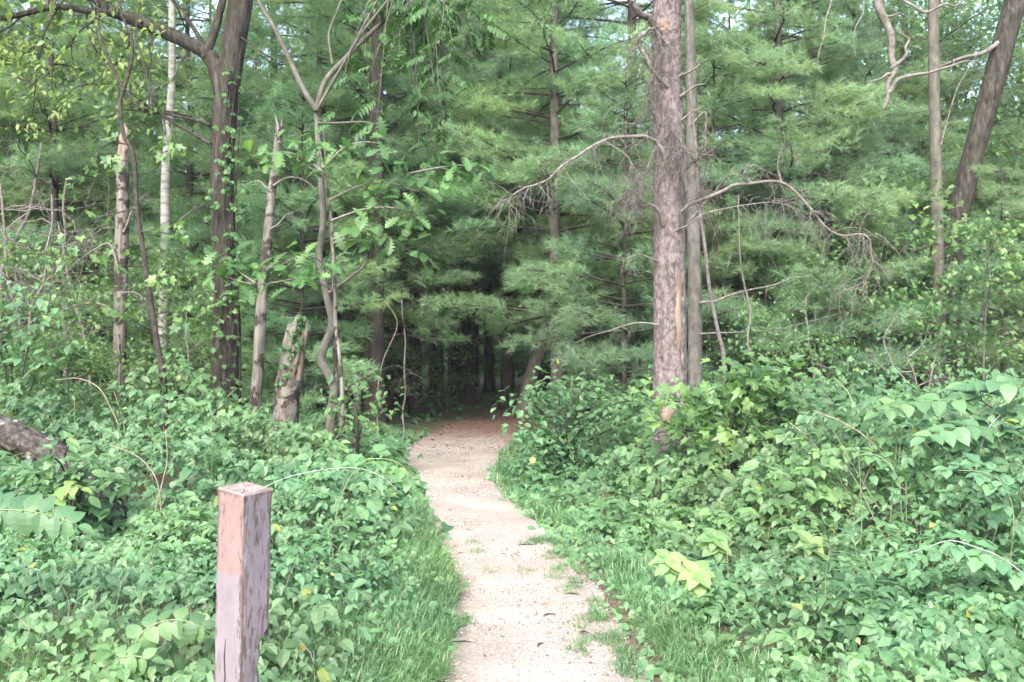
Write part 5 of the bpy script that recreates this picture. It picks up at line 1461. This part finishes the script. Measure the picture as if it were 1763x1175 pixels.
cane(560, 7.4, [(590, 850), (620, 800), (650, 790), (690, 800), (712, 835)], 8, 'leafy raspberry cane arching over the left path edge', .20, .006, 'stem')
cane(440, 6.5, [(442, 900), (446, 850), (490, 824), (550, 810), (610, 806), (655, 820), (690, 850)], 7, 'pale raspberry cane arching from behind the post', .18, .004, 'cane')
# ash-like seedling with big feathered leaves at the right edge
g0 = ground_at(1740, 7.6); T = thing('ash_sapling', 'sapling with large feathered leaves held flat at the right edge', 'plant', g0)
stem_path(T, np.vstack([g0, trace([(1735, 800), (1720, 720), (1690, 690)], 7.6)]), .012, 'browntwig', 'stem')
for pxs in [[(1705, 700), (1650, 690, -.1), (1580, 692, -.2), (1510, 712, -.3)], [(1690, 690), (1690, 665, -.1), (1720, 658, -.3), (1785, 672, -.5)], [(1715, 715), (1740, 700, -.2), (1790, 705, -.4), (1830, 720, -.5)], [(1690, 692), (1668, 672), (1652, 662, .1)],
            [(1725, 740), (1690, 735, -.3), (1640, 738, -.5), (1590, 755, -.6)]]:
    c = stem_path(T, trace(pxs, 7.6), .004, 'stem', 'leaf_stalk', 16); leafy(T, c, .15, .97, 6, ME_BROAD, .16, rs, -.15, True, (0, -.45, 1), 1.1)
# leafy shrub right of the path mouth
def shrub(px_, d_, limbs, nl, size, label, cap, rs, meshes=ME_OV, temps=OVATE, mat='bramble'):
    g0 = ground_at(px_, d_); o = thing('leafy_shrub', label, 'shrub', g0); Po = []
    for pxs in limbs:
        pts = np.vstack([g0 + rs.randn(3) * [.05, .05, 0], trace([(a_, b_, rs.uniform(-.4, .3)) for a_, b_ in pxs], d_)])
        c = stem_path(o, pts, .012, 'browntwig', 'stem', 18, 5); k = rs.randint(5, 18, nl); Po.append(c[k] + rs.randn(nl, 3) * [.13, .15, .09])
    Po = np.concatenate(Po) - g0; n = len(Po)
    leafset(o, meshes, temps, M[mat], Po, unit(rs.randn(n, 3) * [1, .8, .4] + [0, -.3, -.2]), unit(np.array([0, -.35, 1]) + rs.randn(n, 3) * .35), size * (.6 + .7 * rs.rand(n)), cap, rs)
    return o
shrub(985, 12.2, [[(965, 760), (930, 690), (878, 688)], [(965, 740), (960, 680), (935, 665)], [(975, 740), (1000, 675), (1040, 665)], [(985, 760), (1050, 700), (1095, 690)], [(965, 790), (925, 740), (900, 745)], [(970, 760), (985, 690), (985, 655)], [(985, 780), (1060, 735), (1110, 730)], [(970, 800), (935, 770), (910, 780)]],
      170, .092, 'shrub with small oval leaves leaning over the right side of the path', 280, rs)
shrub(1090, 13.4, [[(1080, 740), (1060, 680), (1030, 660)], [(1090, 740), (1095, 680), (1110, 665)], [(1085, 740), (1030, 700), (1000, 690)]], 150, .085, 'darker shrub between the path shrub and the big plated pine', 120, rs)
shrub(1262, 9.8, [[(1270, 740), (1290, 670), (1310, 632)], [(1260, 740), (1245, 670), (1270, 645)], [(1280, 740), (1330, 690), (1365, 680)], [(1250, 750), (1200, 700), (1150, 690)], [(1240, 770), (1180, 740), (1120, 720)], [(1260, 730), (1300, 650), (1340, 640)], [(1280, 760), (1340, 720), (1390, 715)]],
      95, .15, 'maple-leaved shrub at the foot of the big plated pine', 220, rs, ME_MAPLE, MAPLE, 'mapleleaf')
shrub(30, 12.0, [[(20, 640), (0, 560), (30, 500)], [(40, 640), (60, 560), (70, 520)], [(10, 640), (-30, 540), (-40, 470)], [(60, 650), (110, 610), (140, 600)]], 90, .14, 'bright leafy shrub at the left edge above the lichen trunk', 160, rs, ME_OV, OVATE, 'mapleleaf')
shrub(128, 8.25, [[(125, 850), (105, 800), (85, 785)], [(130, 850), (135, 810), (150, 795)], [(122, 850), (112, 790), (118, 768)], [(135, 860), (160, 830), (175, 815)], [(118, 860), (85, 830), (60, 815)]], 34, .125, 'leafy sprig hiding the middle of the bent trunk', 170, rs, ME_OV, OVATE, 'bramble')
shrub(620, 12.0, [[(615, 720), (600, 670), (640, 645)], [(625, 730), (650, 690), (668, 700)], [(610, 740), (590, 700), (560, 690)]], 60, .11, 'small shrub around the short stump left of the path', 110, rs)
# yellow flower by the path
g0 = ground_at(917, 11.4); T = thing('yellow_flower', 'single orange-yellow flower low in the plants right of the path', 'flower', g0); pt = P(917, 793, 11.4)
stem_path(T, np.vstack([g0, (g0 + pt) / 2 + [.01, 0, 0], pt]), .004, 'stem')
mb = MB()
for k in range(8):
    a_ = k * .785; v, f = place(OVATE_LO[0][0], a_, (0, 0, 0), .04, .3), OVATE_LO[0][1]; mb.add(v @ np.array([[1, 0, 0], [0, .5, -.87], [0, .87, .5]]).T + (pt - g0), f)
link('petals', mb.mesh('petals', M['flower']), T)
# bare pale canes and dry stalks lying through the thickets
rs = np.random.RandomState(107)
for pxs, d_, r, lab in [([(95, 655), (135, 652), (170, 668), (190, 702), (205, 740)], 11.5, .010, 'bare pale cane arching at the left above the lichen trunk'), ([(200, 770), (235, 785), (262, 812), (275, 850)], 8.3, .008, 'bare pale cane right of the lichen trunk'),
                        ([(285, 740), (288, 790), (280, 830), (268, 880)], 8.2, .008, 'curving dry stalk left of the post'), 
                        ([(1455, 800), (1480, 840), (1510, 905), (1520, 930)], 6.8, .005, 'thin dry stalk in the middle of the right thicket'),
                        ([(665, 520), (684, 560), (660, 620), (650, 680)], 15.0, .009, 'thin bare bent stem left of the dark opening')]:
    p = trace(pxs, d_); g0 = np.array([p[-1][0], d_ + .05, float(gz(p[-1][0], d_))]); o = thing('dry_cane', lab, 'stick', g0)
    stem_path(o, np.vstack([p, g0 if p[-1][2] < 1.2 else (p[-1] + g0) / 2, g0])[::-1], r, 'drycane', 'stalk', 26)
# sticks on the gravel
for px_, py_, ang, L_ in [(905, 945, .2, .12), (930, 1121, 1.2, .07), (990, 1010, .1, .10), (945, 1068, .3, .08), (800, 1112, -.1, .14), (985, 1030, 0, .09), (1030, 980, .1, .13)]:
    d_ = CAMH * F / (py_ - HY); x = (px_ - CX) / F * d_; o = thing('fallen_twig', f'small brown twig lying on the gravel path', 'twig', (x, d_, float(path_z(x, d_)) + .004), 'twigs lying on the gravel', ang)
    mb = MB(); mb.tube(np.array([[-L_ / 2, 0, 0], [0, .008, .003], [L_ / 2, -.004, 0]]), [.004, .005, .002], 5); link('stalk', mb.mesh('twig', M['browntwig']), o)

# ------------------------------------------------------------------ added thin volume that lifts the dark tones like lens veil
hm = bpy.data.materials.new('added_haze'); hm.use_nodes = True; hn = hm.node_tree.nodes; hn.remove(hn['Principled BSDF'])
pv = hn.new('ShaderNodeVolumePrincipled'); pv.inputs['Color'].default_value = (.9, .95, 1, 1); pv.inputs['Density'].default_value = 0.0005
hm.node_tree.links.new(pv.outputs[0], hn['Material Output'].inputs['Volume'])
x0, x1, y0, y1, z0, z1 = -95, 95, -12, 98, -1.6, 19.5
hv = [(x, y, z) for x in (x0, x1) for y in (y0, y1) for z in (z0, z1)]
o = link('added_haze', make_mesh('added_haze', hv, [np.array([(0, 1, 3, 2), (4, 6, 7, 5), (0, 4, 5, 1), (2, 3, 7, 6), (0, 2, 6, 4), (1, 5, 7, 3)])], hm, None, False))
tag(o, 'added thin scattering volume that lifts the dark tones of the wood', 'added_haze', None, 'stuff')
